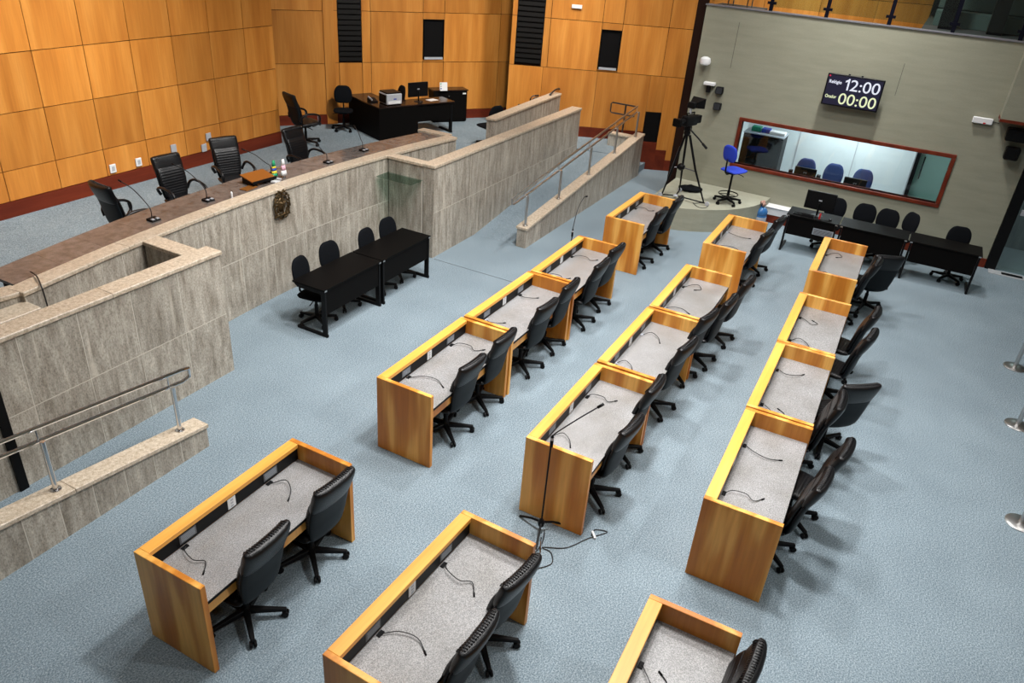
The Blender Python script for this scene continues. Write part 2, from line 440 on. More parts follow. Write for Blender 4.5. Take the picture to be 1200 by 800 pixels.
clad_wall('wall_ramp_left', 'low sloping granite wall carrying the left handrail', [(-3.6, 3.17), (-.54, 3.17)], .19, 0, None, .33, ztopf=lw_l, both=True)
lw_r = lambda s: .405+.1065*s
clad_wall('wall_ramp_right', 'low sloping granite wall carrying the right handrail', [(6.94, 3.02), (13.0, 2.98)], .2, 0, None, .6, ztopf=lw_r)
clad_wall('wall_ramp_end', 'low granite return at the top of the right ramp', [(12.78, 3.2), (12.78, 3.75)], .16, 1.02, None, .5, zbot=.4)
tag(MB().box(-2.09, -2.0, YP-.028, YP-.003, 0, 1.62).build('trim_2', PLASTIC), 'black vertical strip up the left granite parapet', kind='structure')

# ---- counter top of the dais
ctr = thing('dais_counter', 'polished brown granite counter top behind the curved dais wall', 'counter', (3.1, 5.6, H))
def cback(x): return 6.08-.026*(x-3.05)**2
xs = [-1.1+.6*i for i in range(14)]+[7.25]
for a, b in zip(xs[:-1], xs[1:]):
    sub = [a+(b-a)*k/4 for k in range(5)]; a1 = .0015
    sub[0] += a1; sub[-1] -= a1
    poly = [(x, dais_front(x)+.225) for x in sub]+[(x, cback(x)) for x in reversed(sub)]
    o = MB().prism([(x-3.1, y-5.6) for x, y in poly], ZT-.06-H, ZT-.025-H).build('counter_slab', COUNTER, ctr)
    o2 = None
front = MB()
for a, b in zip(xs[:-1], xs[1:]):
    front.hexa([(a-3.1, cback(a)-.32-5.6, .0), (b-3.1, cback(b)-.32-5.6, .0), (b-3.1, cback(b)-.28-5.6, .0), (a-3.1, cback(a)-.28-5.6, .0),
                (a-3.1, cback(a)-.32-5.6, ZT-.061-H), (b-3.1, cback(b)-.32-5.6, ZT-.061-H), (b-3.1, cback(b)-.28-5.6, ZT-.061-H), (a-3.1, cback(a)-.28-5.6, ZT-.061-H)])
front.build('knee_panel', BLACKWOOD, ctr)

# ---- timber walls
def panel_wall(name, label, p, q, z0, z1, rows, seams, base=None, skip=(), back=.12, holes=()):
    """flat wall from p to q (xy); front faces the right of p->q. rows: z limits; seams: distances along."""
    root = struct_root(name, label)
    P, Q = Vector(p), Vector(q); t = (Q-P).normalized(); n = Vector((t.y, -t.x)); L = (Q-P).length
    def W(s, d, z): v = P+t*s+n*d; return (v.x, v.y, z)
    def slab(mb, s0, s1, a, b, d0, d1):
        return mb.hexa([W(s0, d1, a), W(s1, d1, a), W(s1, d0, a), W(s0, d0, a), W(s0, d1, b), W(s1, d1, b), W(s1, d0, b), W(s0, d0, b)])
    slab(MB(), 0, L, z0, z1, -back, -.02).build('wall_backing', JOINT, root)
    g = .006
    R = [base[1] if base else z0]+list(rows)+[z1]; S = [0]+list(seams)+[L]
    for i in range(len(R)-1):
        for j in range(len(S)-1):
            a, b, s0, s1 = R[i], R[i+1], S[j], S[j+1]
            if (i, j) in skip: continue
            o = slab(MB(), -(s1-s0)/2+g, (s1-s0)/2-g, a+g, b-g, -.02, random.uniform(.0, .0015)).build('wood_panel', WALLWOOD, root)
            # keep the panel's own origin so the veneer differs from its neighbour
            c = W((s0+s1)/2, 0, 0)
            off = Vector((c[0]-P.x, c[1]-P.y, 0)); o.location = off
    if base:
        slab(MB(), 0, L, base[0], base[1]-.004, -.02, .02).build('baseboard', REDWOOD, root)
    return root, W, slab
# left wall: y about 9.46, modules .87 wide
lp, lq = (-4.87, 9.42), (7.42, 9.49)
seams = [.0+.8725*k for k in range(1, 14)]
seams = [s+.0 for s in seams]
off0 = (2.25+4.87) % .8725
seams = [off0+.8725*k for k in range(0, 14) if 0.1 < off0+.8725*k < 12.2]
panel_wall('wall_left', 'honey veneer panelled wall behind the dais chairs', lp, lq, .2, 6.5, [1.425, 2.28, 3.135, 3.99, 4.85, 5.7], seams, base=(H, .95))
# corner facet, set back
panel_wall('wall_left_corner', 'set-back veneer wall section in the corner', (7.3, 11.42), (9.62, 9.72), .2, 6.5, [2.11, 3.26, 4.4, 5.5], [1.3], base=(H, .93))
MB_p = MB().prism([(9.40, 9.85), (9.60, 9.705), (9.66, 9.78), (9.46, 9.93)], .2, 6.5)
struct('trim_3', MB_p, WALLWOOD, 'narrow veneer pilaster between the two far wall sections')
# back facet
bp, bq = (9.62, 9.80), (14.3, 6.42)
bt = (Vector(bq)-Vector(bp)).normalized(); bn = Vector((bt.y, -bt.x))
def bs(x): return (x-bp[0])/bt.x
bseams = [bs(9.74), bs(10.20), bs(10.38), bs(11.45), bs(11.90), bs(13.14)]
rb, WB, SB = panel_wall('wall_back', 'veneer panelled back wall behind the black desk', bp, bq, .2, 6.5, [2.12, 3.27, 4.4, 5.5], bseams, base=(H, .93), skip=((1, 1), (2, 1), (3, 1), (1, 4)))
# infill around the square black window in the back wall
for z0, z1 in ((2.13, 2.19), (3.12, 3.264)):
    SB(MB(), bs(11.45)+.006, bs(11.90)-.006, z0, z1, -.02, .001).build('wood_panel', WALLWOOD, rb)
# far facet
fp, fq = (12.05, 6.35), (14.12, 2.18)
ft = (Vector(fq)-Vector(fp)).normalized()
def fs(y): return (y-6.35)/ft.y
rf, WF, SF = panel_wall('wall_far', 'veneer panelled wall behind the ramp landing', fp, fq, -.1, 6.5, [2.31, 3.42, 4.5, 5.5], [fs(6.24), fs(5.66), fs(5.52), fs(4.42), fs(3.98), fs(3.0)], skip=((0, 0), (0, 1), (0, 2), (0, 3), (0, 4), (0, 5), (0, 6), (1, 4), (1, 1), (2, 1), (3, 1)))
for z0, z1 in ((2.316, 2.36), (3.27, 3.414)):
    SF(MB(), fs(4.42)+.006, fs(3.98)-.006, z0, z1, -.02, .001).build('wood_panel', WALLWOOD, rf)
# lower row with stepped mahogany skirting and the black niche
LF = (Vector(fq)-Vector(fp)).length
cuts = [(0, fs(5.6), .95), (fs(5.6), fs(4.4), .95), (fs(4.4), fs(3.22), .95)]
for s0, s1, z0 in cuts:
    SF(MB(), s0+.004, s1-.004, z0, 2.304, -.02, .001).build('wood_panel', WALLWOOD, rf)
SF(MB(), fs(3.22)+.002, fs(2.86), 1.45, 2.304, -.02, .001).build('wood_panel', WALLWOOD, rf)
SF(MB(), fs(2.86), fs(2.62)-.001, .52, 2.304, -.02, .001).build('wood_panel', WALLWOOD, rf)
SF(MB(), fs(2.62), LF-.004, .27, 2.304, -.02, .001).build('wood_panel', WALLWOOD, rf)
SF(MB(), 0, fs(3.22), H-.1, .945, -.02, .02).build('baseboard', REDWOOD, rf)
SF(MB(), fs(3.22), fs(2.86), 0, .70, -.02, .02).build('baseboard', REDWOOD, rf)
SF(MB(), fs(2.86), fs(2.62), 0, .515, -.02, .02).build('baseboard', REDWOOD, rf)
SF(MB(), fs(2.62), LF, 0, .265, -.02, .02).build('baseboard', REDWOOD, rf)
nic = thing('wall_niche', 'tall narrow black niche low in the veneer wall above the steps', 'niche', WF((fs(3.22)+fs(2.86))/2, 0, .71))
nl = Vector(nic.location)
def rel(mb, root): # shift a world-space mesh so that it sits in the root's frame
    bmesh.ops.translate(mb.b, verts=mb.b.verts, vec=-Vector(root.location)); return mb
rel(SF(MB(), fs(3.22)+.004, fs(2.86)-.004, .705, 1.445, -.02, -.012), nic).build('back_plate', PLASTIC, nic)
for a, b in ((fs(3.22)+.004, fs(3.22)+.02), (fs(2.86)-.02, fs(2.86)-.004)):
    rel(SF(MB(), a, b, .705, 1.445, -.012, .004), nic).build('side_frame', BLACKWOOD, nic)

# black louvre vents and black windows in the timber walls
def louvre(name, label, SL, WL, s0, s1, z0, z1):
    r = thing(name, label, 'vent', WL((s0+s1)/2, 0, z0), 0, 'black louvred wall vents')
    rel(SL(MB(), s0+.005, s1-.005, z0, z1, -.03, -.018), r).build('back_plate', PLASTIC, r)
    k = int((z1-z0)/.115)
    for i in range(k):
        z = z0+(z1-z0)*(i+.5)/k
        m = MB(); hh = .05
        m.hexa([WL(s0+.01, .012, z-hh), WL(s1-.01, .012, z-hh), WL(s1-.01, -.016, z+hh-.012), WL(s0+.01, -.016, z+hh-.012),
                WL(s0+.01, .012, z-hh+.012), WL(s1-.01, .012, z-hh+.012), WL(s1-.01, -.016, z+hh), WL(s0+.01, -.016, z+hh)])
        rel(m, r).build('slat', BLACKWOOD, r)
    return r
louvre('wall_vent', 'black louvred vent in the back wall above the task chair', SB, WB, bs(9.74), bs(10.20), 2.14, 5.4)
louvre('wall_vent', 'black louvred vent in the veneer wall above the wheelchair handles', SF, WF, fs(6.24), fs(5.66), 2.36, 5.4)
def dark_window(name, label, SL, WL, s0, s1, z0, z1):
    r = struct_root(name, label)
    SL(MB(), s0, s1, z0, z1, -.019, -.012).build('pane', PLASTIC, r)
    f = .02
    SL(MB(), s0, s0+f, z0, z1, -.011, .03).build('frame', BLACKWOOD, r); SL(MB(), s1-f, s1, z0, z1, -.011, .03).build('frame', BLACKWOOD, r)
    SL(MB(), s0+f, s1-f, z1-f, z1, -.011, .03).build('frame', BLACKWOOD, r); SL(MB(), s0+f, s1-f, z0, z0+.05, -.011, .03).build('sill', LIGHTGREY, r)
dark_window('window_2', 'small black window in the back wall above the black cabinet', SB, WB, bs(11.46), bs(11.89), 2.19, 3.12)
dark_window('window_3', 'small black window in the veneer wall above the ramp', SF, WF, fs(4.41), fs(3.99), 2.36, 3.27)
so = WF(fs(5.0), .02, 3.72)
tag(MB().obox(so, (.05, .24, .08), (0, 0, math.atan2(ft.y, ft.x)+PI/2)).build('wall_light_fitting', WHITE), 'small white fitting high on the veneer wall right of a vent', 'fitting')

# ---- green wall with control room window
GX = 11.9; WY0, WY1, WZ0, WZ1 = .49, -3.60, 1.06, 1.98
gw = MB()
YL, YR, ZG = 1.72, -4.82, 4.15
gw.box(GX, GX+.14, WY0, YL, 0, ZG).box(GX, GX+.14, YR, WY1, 0, ZG).box(GX, GX+.14, WY1, WY0, 0, WZ0).box(GX, GX+.14, WY1, WY0, WZ1, ZG)
struct('wall_right', gw, GREEN, 'sage green wall with the control room window and the clock screen')
struct('trim_4', MB().box(GX-.02, GX+.16, YR-.2, YL+.02, ZG, ZG+.025), plain('lilac_cap', (.17, .17, .19), .4), 'thin grey cap along the top of the sage wall')
struct('trim_5', MB().box(GX+.02, GX+.2, YL+.005, YL+.20, 0, 6.5), plain('dark_brown_post', (.016, .006, .0035), .6, spec=.1), 'dark brown post between the veneer wall and the sage wall')
struct('baseboard_right', MB().box(GX-.03, GX-.001, YR, -.3, 0, .18), REDWOOD, 'mahogany skirting along the sage wall')
led = thing('wall_ledge', 'white low ledge along the foot of the sage wall by the bottle', 'ledge', (GX-.15, -.8, .18))
MB().box(-.13, .148, -.62, .48, .16, .18).build('ledge_top', WHITE, led, bevel=.004); MB().box(-.10, -.085, -.6, .46, 0, .16).build('ledge_front', WHITE, led)
MB().box(-.085, .145, -.6, .46, -.18, 0).build('ledge_box', REDWOOD, led)
w1 = struct_root('window_1', 'wide control room window in a mahogany frame')
fwid = .075
for a in (( GX-.03, GX+.16, WY1-fwid, WY0+fwid, WZ1, WZ1+fwid), (GX-.03, GX+.16, WY1-fwid, WY0+fwid, WZ0-fwid, WZ0), (GX-.03, GX+.16, WY0, WY0+fwid, WZ0, WZ1), (GX-.03, GX+.16, WY1-fwid, WY1, WZ0, WZ1)):
    MB().box(*a).build('frame', REDWOOD if a[4] != WZ0-fwid else REDWOOD, w1, bevel=.006)
MB().box(GX+.05, GX+.058, WY1, WY0, WZ0, WZ1).build('pane', GLASS, w1)
# room behind the glass
struct('wall_control_room', MB().box(14.3, 14.4, -4.6, .9, 0, 2.8).box(GX+.14, 14.3, .80, .9, 0, 2.8).box(GX+.14, 14.3, -4.6, -4.5, 0, 2.8).box(GX+.14, 14.4, -4.6, .9, 2.7, 2.8), PALEROOM, 'pale blue walls of the control room')
struct('floor_control_room', MB().box(12.0, 14.4, -4.6, .9, -.05, 0), GREYP)
area('control_room_light', (13.2, -1.6, 2.65), 1.6, 150, (.93, .97, 1.0))
pj = struct_root('trim_6', 'pale panel joints on the control room back wall')
for yy in (-.45, -1.75, -3.0):
    MB().box(14.29, 14.299, yy-.008, yy+.008, .1, 2.7).build('panel_joint', LIGHTGREY, pj)
cb = thing('equipment_cabinet', 'tall black equipment cabinet behind the control room glass', 'cabinet', (13.0, .12, 0))
MB().box(-.3, .3, -.44, .44, 0, 1.58).build('body', BLACKWOOD, cb, bevel=.01)
MB().box(-.32, -.301, -.42, .42, .05, 1.54).build('door', PLASTIC, cb)
MB().box(-.31, .31, -.45, .45, 1.581, 1.60).build('cabinet_top', GREYP, cb)
for nm, lab, yy, sz, mt in (('box', 'green box on top of the equipment cabinet', .28, (.2, .2, .10), FLAGGREEN), ('box', 'dark box beside the green box on the equipment cabinet', .06, (.2, .18, .09), FLAGBLUE), ('paper_stack', 'pale paper stack on top of the equipment cabinet', -.2, (.24, .34, .06), WHITE)):
    tag(MB().obox((13.0, .12+yy-.05, 1.60+sz[2]/2), sz).build(nm, mt, bevel=.006), lab, nm.split('_')[0])
cd = thing('control_desk', 'control desk directly behind the wide window', 'desk', (12.4, -1.6, 0))
MB().box(-.3, .3, -1.4, 1.2, .72, .75).build('desk_top', GREYP, cd); MB().box(-.28, -.26, -1.38, 1.18, .1, .72).build('modesty_panel', GREYP, cd)
for yy in (-1.36, 1.16): MB().box(-.28, .28, yy-.02, yy+.02, 0, .72).build('leg', GREYP, cd)
gd = struct_root('door_2', 'glazed door at the right end of the control room')
MB().box(14.18, 14.28, -3.10, -3.02, 0, 2.2).build('frame', PLASTIC, gd); MB().box(14.18, 14.28, -3.95, -3.87, 0, 2.2).build('frame', LIGHTGREY, gd)
MB().box(14.2, 14.215, -3.87, -3.10, 0, 2.2).build('pane', GREENGLASS, gd); MB().tube([(14.14, -3.2, .95), (14.14, -3.2, 1.45)], .014).build('handle', PLASTIC, gd)

# ---- bulkhead and door on the right
struct('wall_bulkhead', MB().box(11.45, 11.895, -8.9, -4.12, 2.90, 5.2), GREEN, 'sage bulkhead jutting from the wall above the glazed door')
struct('trim_7', MB().box(11.43, 11.895, -8.9, -4.11, 2.85, 2.90), REDWOOD, 'orange red wood edge under the bulkhead')
dr = struct_root('door_1', 'glazed door with dark frame at the right end of the sage wall')
MB().box(11.86, 12.06, -5.02, -4.83, 0, 2.85).build('frame', PLASTIC, dr); MB().box(11.86, 12.06, -6.9, -6.75, 0, 2.85).build('frame', PLASTIC, dr)
MB().box(11.86, 12.06, -6.75, -5.02, 2.6, 2.85).build('frame', PLASTIC, dr)
MB().box(11.93, 11.945, -5.86, -5.03, .02, 2.59).build('pane', GREENGLASS, dr); MB().box(11.93, 11.945, -6.74, -5.88, .02, 2.59).build('pane', GREENGLASS, dr)
MB().box(11.86, 11.925, -5.80, -5.06, 1.16, 1.26).build('handle', LIGHTGREY, dr)
struct('trim_8', MB().box(11.62, 11.86, -6.9, -4.9, 0, .012), plain('threshold', (.42, .44, .46), .5), 'pale threshold strip before the glazed door')
for yy, ww in ((-5.18, .05), (-5.36, .14)):
    tag(MB().box(11.68, 11.80, yy-ww, yy+ww, .012, .018).build('floor_outlet', PLASTIC), 'black floor outlet set in the pale threshold, %s' % ('smaller one by the frame' if ww < .1 else 'wider one'), 'outlet')
struct('wall_corridor', MB().box(13.6, 13.7, -8.9, -4.65, 0, 2.8).box(12.06, 13.6, -4.75, -4.65, 0, 2.8), PLANK, 'grey plank wall of the corridor behind the glazed door')
struct('floor_corridor', MB().box(11.98, 13.7, -8.9, -4.65, -.06, -.002), GREYP)
area('corridor_light', (12.8, -6.0, 2.7), .6, 22, (.9, .95, 1.))

# ---- gallery above the green wall
struct('floor_gallery', MB().box(GX+.14, 20, -8.9, -2.35, 3.95, 4.12), DARKROOM, 'dark floor of the upper gallery')
gp, gq = (14.2, 2.3), (16.4, -2.35)
panel_wall('wall_gallery_back', 'veneer panelled wall seen through the gallery railing', gp, gq, 2.9, 7.0, [3.5, 4.36, 5.6], [1.3, 2.6, 3.9])
rail = thing('gallery_railing', 'glass railing with dark posts on top of the sage wall', 'railing', (GX+.07, -1.6, ZG+.025))
posts = [.43, -.65, -1.8, -2.9, -4.0]
for i, yy in enumerate(posts):
    p = MB().box(-.03, .03, yy+1.6-.035, yy+1.6+.035, 0, 1.0).build('post', NAVYP, rail, bevel=.004)
    MB().box(-.035, .035, yy+1.6-.085, yy+1.6+.085, .12, .17).build('clamp', NAVYP, p)
for a, b in zip(posts[:-1], posts[1:]):
    MB().box(-.006, .006, b+1.6+.045, a+1.6-.045, .08, .98).build('pane', GREENGLASS, rail)
MB().box(-.03, .03, -2.5, 2.1, 1.0, 1.04).build('handrail', STEEL, rail)
for i, yy in enumerate((-2.75, -3.62)):
    struct('column_%d' % (i+1), MB().box(13.2, 13.5, yy-.13, yy+.13, 4.12, 7.5), PLASTIC, 'black column in the upper gallery')
for k in range(4):
    tag(MB().box(13.9+k*.8, 14.3+k*.8, -6.5, -2.5, 4.12+.3*k, 4.42+.3*k).build('gallery_bench', BENCH, bevel=.01), 'grey green gallery bench, %s row behind the glass railing' % ('front', 'second', 'third', 'fourth')[k], 'bench', 'gallery benches')
struct('floor_balcony', MB().box(GX+.16, 13.3, .75, 1.75, 4.0, 4.12), DARKROOM, 'small balcony floor at the left end of the gallery')
vc = thing('visitor_chair', 'chair with chrome legs behind the upper gallery railing', 'chair', (12.6, 1.2, 4.12))
MB().box(-.22, .22, -.22, .22, .42, .46).build('seat', PLASTIC, vc, bevel=.015); MB().box(.18, .22, -.2, .2, .5, .85).build('backrest', PLASTIC, vc, bevel=.012)
for sx in (-1, 1):
    for sy in (-1, 1):
        MB().tube([(sx*.17, sy*.2, .42), (sx*.24, sy*.2, 0)], .013).build('leg', CHROME, vc)

# ---- podium
pod = MB(); poly = []
for k in range(15):
    a = -PI/2-PI*0.5*k/14
    poly.append((11.9+2.2*math.cos(PI+.52*PI*(k/14)-.02*PI) if False else 0, 0))
cxp, cyp, rp = 11.89, 1.72, 2.2
poly = [(11.89, 1.70)]
for k in range(17):
    a = PI+PI/2*k/16
    poly.append((cxp+rp*math.cos(a), cyp-.02+rp*math.sin(a)*.98))
struct('floor_podium', pod.prism(poly, 0, .48), PODIUM, 'curved sage podium in the corner under the camera tripod')
# ================================================================== FURNITURE
def rrect(hw, ht, n=20, e=3.2):
    out = []
    for k in range(n):
        a = 2*PI*k/n; c, s = math.cos(a), math.sin(a)
        out.append((math.copysign(abs(c)**(2/e), c)*hw, math.copysign(abs(s)**(2/e), s)*ht))
    return out
def pad(stations, n=20, e=3.2, curve=0., ridges=None):
    """stations: (y, z, half width, half thickness); section normal to the spine in the yz plane."""
    rings = []; S = stations
    for i, (y, z, hw, ht) in enumerate(S):
        a = S[max(i-1, 0)]; b = S[min(i+1, len(S)-1)]
        ty, tz = b[0]-a[0], b[1]-a[1]; l = math.hypot(ty, tz) or 1; ny, nz = tz/l, -ty/l
        ring = []
        for u, v in rrect(hw, ht, n, e):
            w = v+curve*(u/.24)**2
            ring.append((u, y+ny*w, z+nz*w))
        rings.append(ring)
    return MB().loft(rings)
def resample(st, m):
    d = [0]
    for a, b in zip(st[:-1], st[1:]): d.append(d[-1]+math.hypot(b[0]-a[0], b[1]-a[1]))
    out = []
    for k in range(m):
        s = d[-1]*k/(m-1)
        for i in range(1, len(d)):
            if s <= d[i]+1e-9:
                t = (s-d[i-1])/max(d[i]-d[i-1], 1e-9); out.append([st[i-1][j]+(st[i][j]-st[i-1][j])*t for j in range(4)]); break
    return out
def smooth_st(st, sub=4):
    P = [Vector(p) for p in st]; out = []
    for i in range(len(P)-1):
        a = P[max(i-1, 0)]; b = P[i]; c = P[i+1]; d = P[min(i+2, len(P)-1)]
        for k in range(sub):
            t = k/sub; out.append(list(.5*((2*b)+(c-a)*t+(2*a-5*b+4*c-d)*t*t+(3*b-a-3*c+d)*t**3)))
    out.append(list(P[-1])); return out
def star_base(root, rad=.335, mat=PLASTIC, height=.38, turn=.3, ring=None):
    MB().lathe([(.045, .07), (.05, .10), (.035, .13), (.028, .16)], 12).build('hub', mat, root, smooth=True)
    MB().lathe([(.030, .14), (.030, .28), (.022, .282), (.022, height)], 10).build('gas_column', mat, root, smooth=True)
    for k in range(5):
        a = turn+2*PI*k/5; c, s = math.cos(a), math.sin(a)
        def P(r, w, z): return (c*r-s*w, s*r+c*w, z)
        leg = MB().hexa([P(.03, -.030, .075), P(rad, -.020, .066), P(rad, .020, .066), P(.03, .030, .075), P(.03, -.027, .128), P(rad, -.016, .096), P(rad, .016, .096), P(.03, .027, .128)]).build('base_leg', mat, root, bevel=.005)
        cm = MB()
        for sd in (-1, 1):
            ring_ = []
            prof = [(.026, sd*.008), (.032, sd*.011), (.032, sd*.026), (.021, sd*.030)]
            for r, w in prof:
                ring_.append([(c*(rad-.012)-s*w+c*math.cos(2*PI*q/10)*r, s*(rad-.012)+c*w+s*math.cos(2*PI*q/10)*r, .0325+math.sin(2*PI*q/10)*r) for q in range(10)])
            cm.loft(ring_)
        cm.tube([P(rad-.012, 0, .03), P(rad-.012, 0, .075)], .008, 6)
        cm.build('caster', mat, leg)
def make_exec(arms=False):
    t = thing('executive_chair', '', 'chair')
    star_base(t)
    MB().box(-.07, .07, -.13, .11, .37, .405).build('tilt_mechanism', PLASTIC, t, bevel=.01)
    MB().tube([(.06, .0, .385), (.24, .02, .375), (.27, .02, .37)], .008, 6).build('lever', PLASTIC, t)
    # seat with ridges running across
    base = smooth_st([(.25, .425, .20, .014), (.262, .455, .225, .03), (.22, .475, .24, .04), (.05, .468, .245, .04), (-.12, .462, .238, .036), (-.19, .47, .225, .02)], 5)
    st = resample(base, 57)
    for i, q in enumerate(st):
        if 2 < i < 54: q[3] += .005*abs(math.sin(i*PI/4))
    pad(st, 16, 4).build('seat', LEATHER, t, smooth='all')
    # curved back shell
    sp = [(-.06, .40, .10, .014), (-.15, .412, .155, .026), (-.215, .48, .195, .032), (-.245, .60, .222, .032), (-.268, .72, .238, .030), (-.30, .85, .240, .030), (-.335, .95, .236, .028)]
    pad(smooth_st(sp, 4), 16, 3, .018).build('back_shell', SHELL, t, smooth='all')
    # ribbed front cushion
    fr = resample(smooth_st([(-.15, .48, .16, .014), (-.175, .54, .19, .028), (-.20, .63, .21, .034), (-.222, .74, .222, .034), (-.255, .86, .224, .034), (-.29, .945, .222, .03)], 5), 49)
    for i, q in enumerate(fr):
        if 2 < i < 46: q[3] += .005*abs(math.sin(i*PI/4))
    pad(fr, 16, 3.4, .018).build('back_cushion', LEATHER, t, smooth='all')
    # headrest wrapped over the top
    hr = smooth_st([(-.298, .865, .236, .042), (-.312, .92, .243, .053), (-.335, .99, .244, .058), (-.355, 1.05, .246, .058), (-.368, 1.09, .245, .052), (-.374, 1.11, .238, .040), (-.376, 1.12, .222, .016)], 4)
    hd = pad(hr, 20, 3.2, .018).build('headrest', LEATHER, t, smooth='all')
    m = MB()
    for k in range(17):
        x = -.2+.4*k/16; w = .018*(x/.24)**2
        m.tube([(x, -.308+w, 1.075), (x, -.320+w, 1.106), (x, -.350+w, 1.122), (x, -.380+w, 1.124)], .0062, 6)
    m.build('stitched_ridges', LEATHER, hd, smooth='all')
    if arms:
        for s in (-1, 1):
            p = smooth_path([(s*.235, -.235, .56), (s*.285, -.22, .66), (s*.295, -.10, .715), (s*.295, .10, .70), (s*.29, .20, .64), (s*.285, .20, .53), (s*.255, .10, .455), (s*.23, .04, .44)], 4)
            a = MB().tube(p, .021, 8, flat=1.2).build('armrest', LEATHER, t, smooth='all')
            MB().tube([(s*.262, .185, .50), (s*.268, .178, .57), (s*.272, .165, .645)], .011, 6, flat=.5).build('chrome_strip', CHROME, a)
    return t
def make_task(mat, high=False, ring=False):
    t = thing('task_chair', '', 'chair')
    z = .24 if high else 0.
    star_base(t, .29, height=.40+z, turn=.9)
    MB().box(-.09, .09, -.12, .12, .395+z, .425+z).build('tilt_mechanism', PLASTIC, t, bevel=.008)
    st = smooth_st([(.235, .455+z, .16, .012), (.225, .465+z, .195, .028), (.13, .465+z, .225, .034), (-.02, .463+z, .228, .034), (-.14, .463+z, .215, .032), (-.205, .465+z, .17, .014)], 4)
    pad(st, 20, 2.6).build('seat', mat, t, smooth='all')
    q = .05 if high else 0.; k = .84 if high else 1.
    b = smooth_st([(-.205, .59+z+q*1.6, .10*k, .012), (-.212, .615+z+q*1.6, .165*k, .026), (-.222, .68+z+q*1.4, .203*k, .034), (-.234, .78+z+q, .212*k, .036), (-.25, .88+z+q, .195*k, .034), (-.262, .955+z+q*.5, .145*k, .028), (-.268, .985+z+q*.5, .085*k, .012)], 4)
    pad(b, 20, 2.3, .02).build('backrest', mat, t, smooth='all')
    MB().tube([(0, -.06, .405+z), (0, -.20, .40+z), (0, -.262, .46+z), (0, -.268, .60+z), (0, -.272, .72+z)], .020, 8, flat=.6).build('back_bracket', PLASTIC, t, smooth='all')
    MB().tube([(.07, .03, .41+z), (.20, .05, .40+z), (.25, .05, .385+z)], .008, 6).build('lever', PLASTIC, t)
    if ring:
        MB().tube([(.20*math.cos(2*PI*k/20), .20*math.sin(2*PI*k/20), .20) for k in range(20)], .011, 6, closed=True).build('foot_ring', PLASTIC, t)
        m = MB()
        for k in range(3):
            a = 2*PI*k/3; m.tube([(0, 0, .2), (.2*math.cos(a), .2*math.sin(a), .2)], .008, 5)
        m.build('ring_spokes', PLASTIC, t)
    return t
used = {}
def place(maker, key, label, x, y, z, rz, group):
    if key not in used:
        o = maker(); used[key] = o
    else:
        o = copy_tree(used[key])
    o.location = (x, y, z); o.rotation_euler = (0, 0, rz); tag(o, label, 'chair', group)
    return o

# ---- member desks
DL, DD, DH = 1.775, .72, .95
MICS = [
    [(.22, -.12, .785), (.27, -.17, .84), (.30, -.30, .83), (.25, -.38, .80), (.33, -.45, .782)],
    [(.30, -.12, .785), (.38, -.18, .83), (.45, -.26, .82), (.36, -.33, .79), (.30, -.27, .781)],
    [(.25, -.12, .785), (.33, -.22, .82), (.36, -.36, .81), (.30, -.47, .782)],
    [(.28, -.12, .785), (.36, -.2, .84), (.30, -.31, .82), (.22, -.36, .785)],
]
def make_desk():
    d = thing('member_desk', '', 'desk')
    MB().box(0, .05, -DD, 0, 0, DH).build('end_panel', DESKWOOD, d, bevel=.003)
    o = MB().box(0, .05, -DD, 0, 0, DH).build('end_panel', DESKWOOD, d, bevel=.003); o.location = (DL-.05, 0, 0)
    MB().box(.0505, DL-.0505, -.03, -.002, 0, DH-.045).build('front_panel', DESKWOOD, d)
    MB().box(.0505, DL-.0505, -.112, 0, DH-.045, DH).build('front_ledge', LEDGEWOOD, d, bevel=.003)
    MB().box(.0505, DL-.0505, -.100, -.085, .77, DH-.0455).build('fascia', PLASTIC, d)
    for x in (.42, 1.36):
        g = MB().box(-.085, .085, -.103, -.1005, .795, .885).build('speaker_grille', GREYGRILLE, d); g.location = (x, 0, 0)
        m = MB()
        for k in range(5): m.box(-.07, .07, -.1055, -.1035, .81+.014*k, .816+.014*k)
        s = m.build('grille_bars', GREYP, g)
    sp = MB().box(-.045, .045, -.108, -.1005, .785, .895).build('socket_plate', WHITE, d, bevel=.003); sp.location = (.89, 0, 0)
    m = MB()
    for k in range(3): m.box(-.014, .014, -.110, -.1085, .80+.032*k, .818+.032*k)
    m.build('socket', LIGHTGREY, sp)
    MB().box(.0505, DL-.0505, -DD+.01, -.1005, .735, .766).build('worktop', WORKTOP, d)
    MB().box(.0505, DL-.0505, -DD+.006, -DD+.0098, .738, .764).build('edge_strip', PLASTIC, d)
    MB().box(.0505, DL-.0505, -DD+.03, -DD+.052, .62, .7345).build('apron', DESKWOOD, d)
    return d
def desk_mic(d, x, shape, flip, rnd):
    pts = [((-px if flip else px)*rnd, py*rnd+(-.02), pz) for px, py, pz in shape]
    x0 = pts[0][0]; pts = [(p[0]-x0, p[1], p[2]) for p in pts]
    pth = smooth_path([(p[0], p[1], .7725+(p[2]-.78)*.45 if k else .7785) for k, p in enumerate(pts)], 4)
    o = MB().tube(pth, .0044, 6).build('gooseneck_microphone', CABLE, d, smooth='all'); o.location = (x, 0, 0)
    e = pth[-1]; f = pth[-3]; dv = (e-f).normalized()
    MB().tube([e-dv*.01, e+dv*.030], .0075, 8).build('microphone_head', PLASTIC, o, smooth='all')
    MB().box(-.03, .03, -.145, -.112, .766, .776).build('microphone_base', LIGHTGREY if int(x*7+len(pts)) % 3 == 0 else PLASTIC, o)
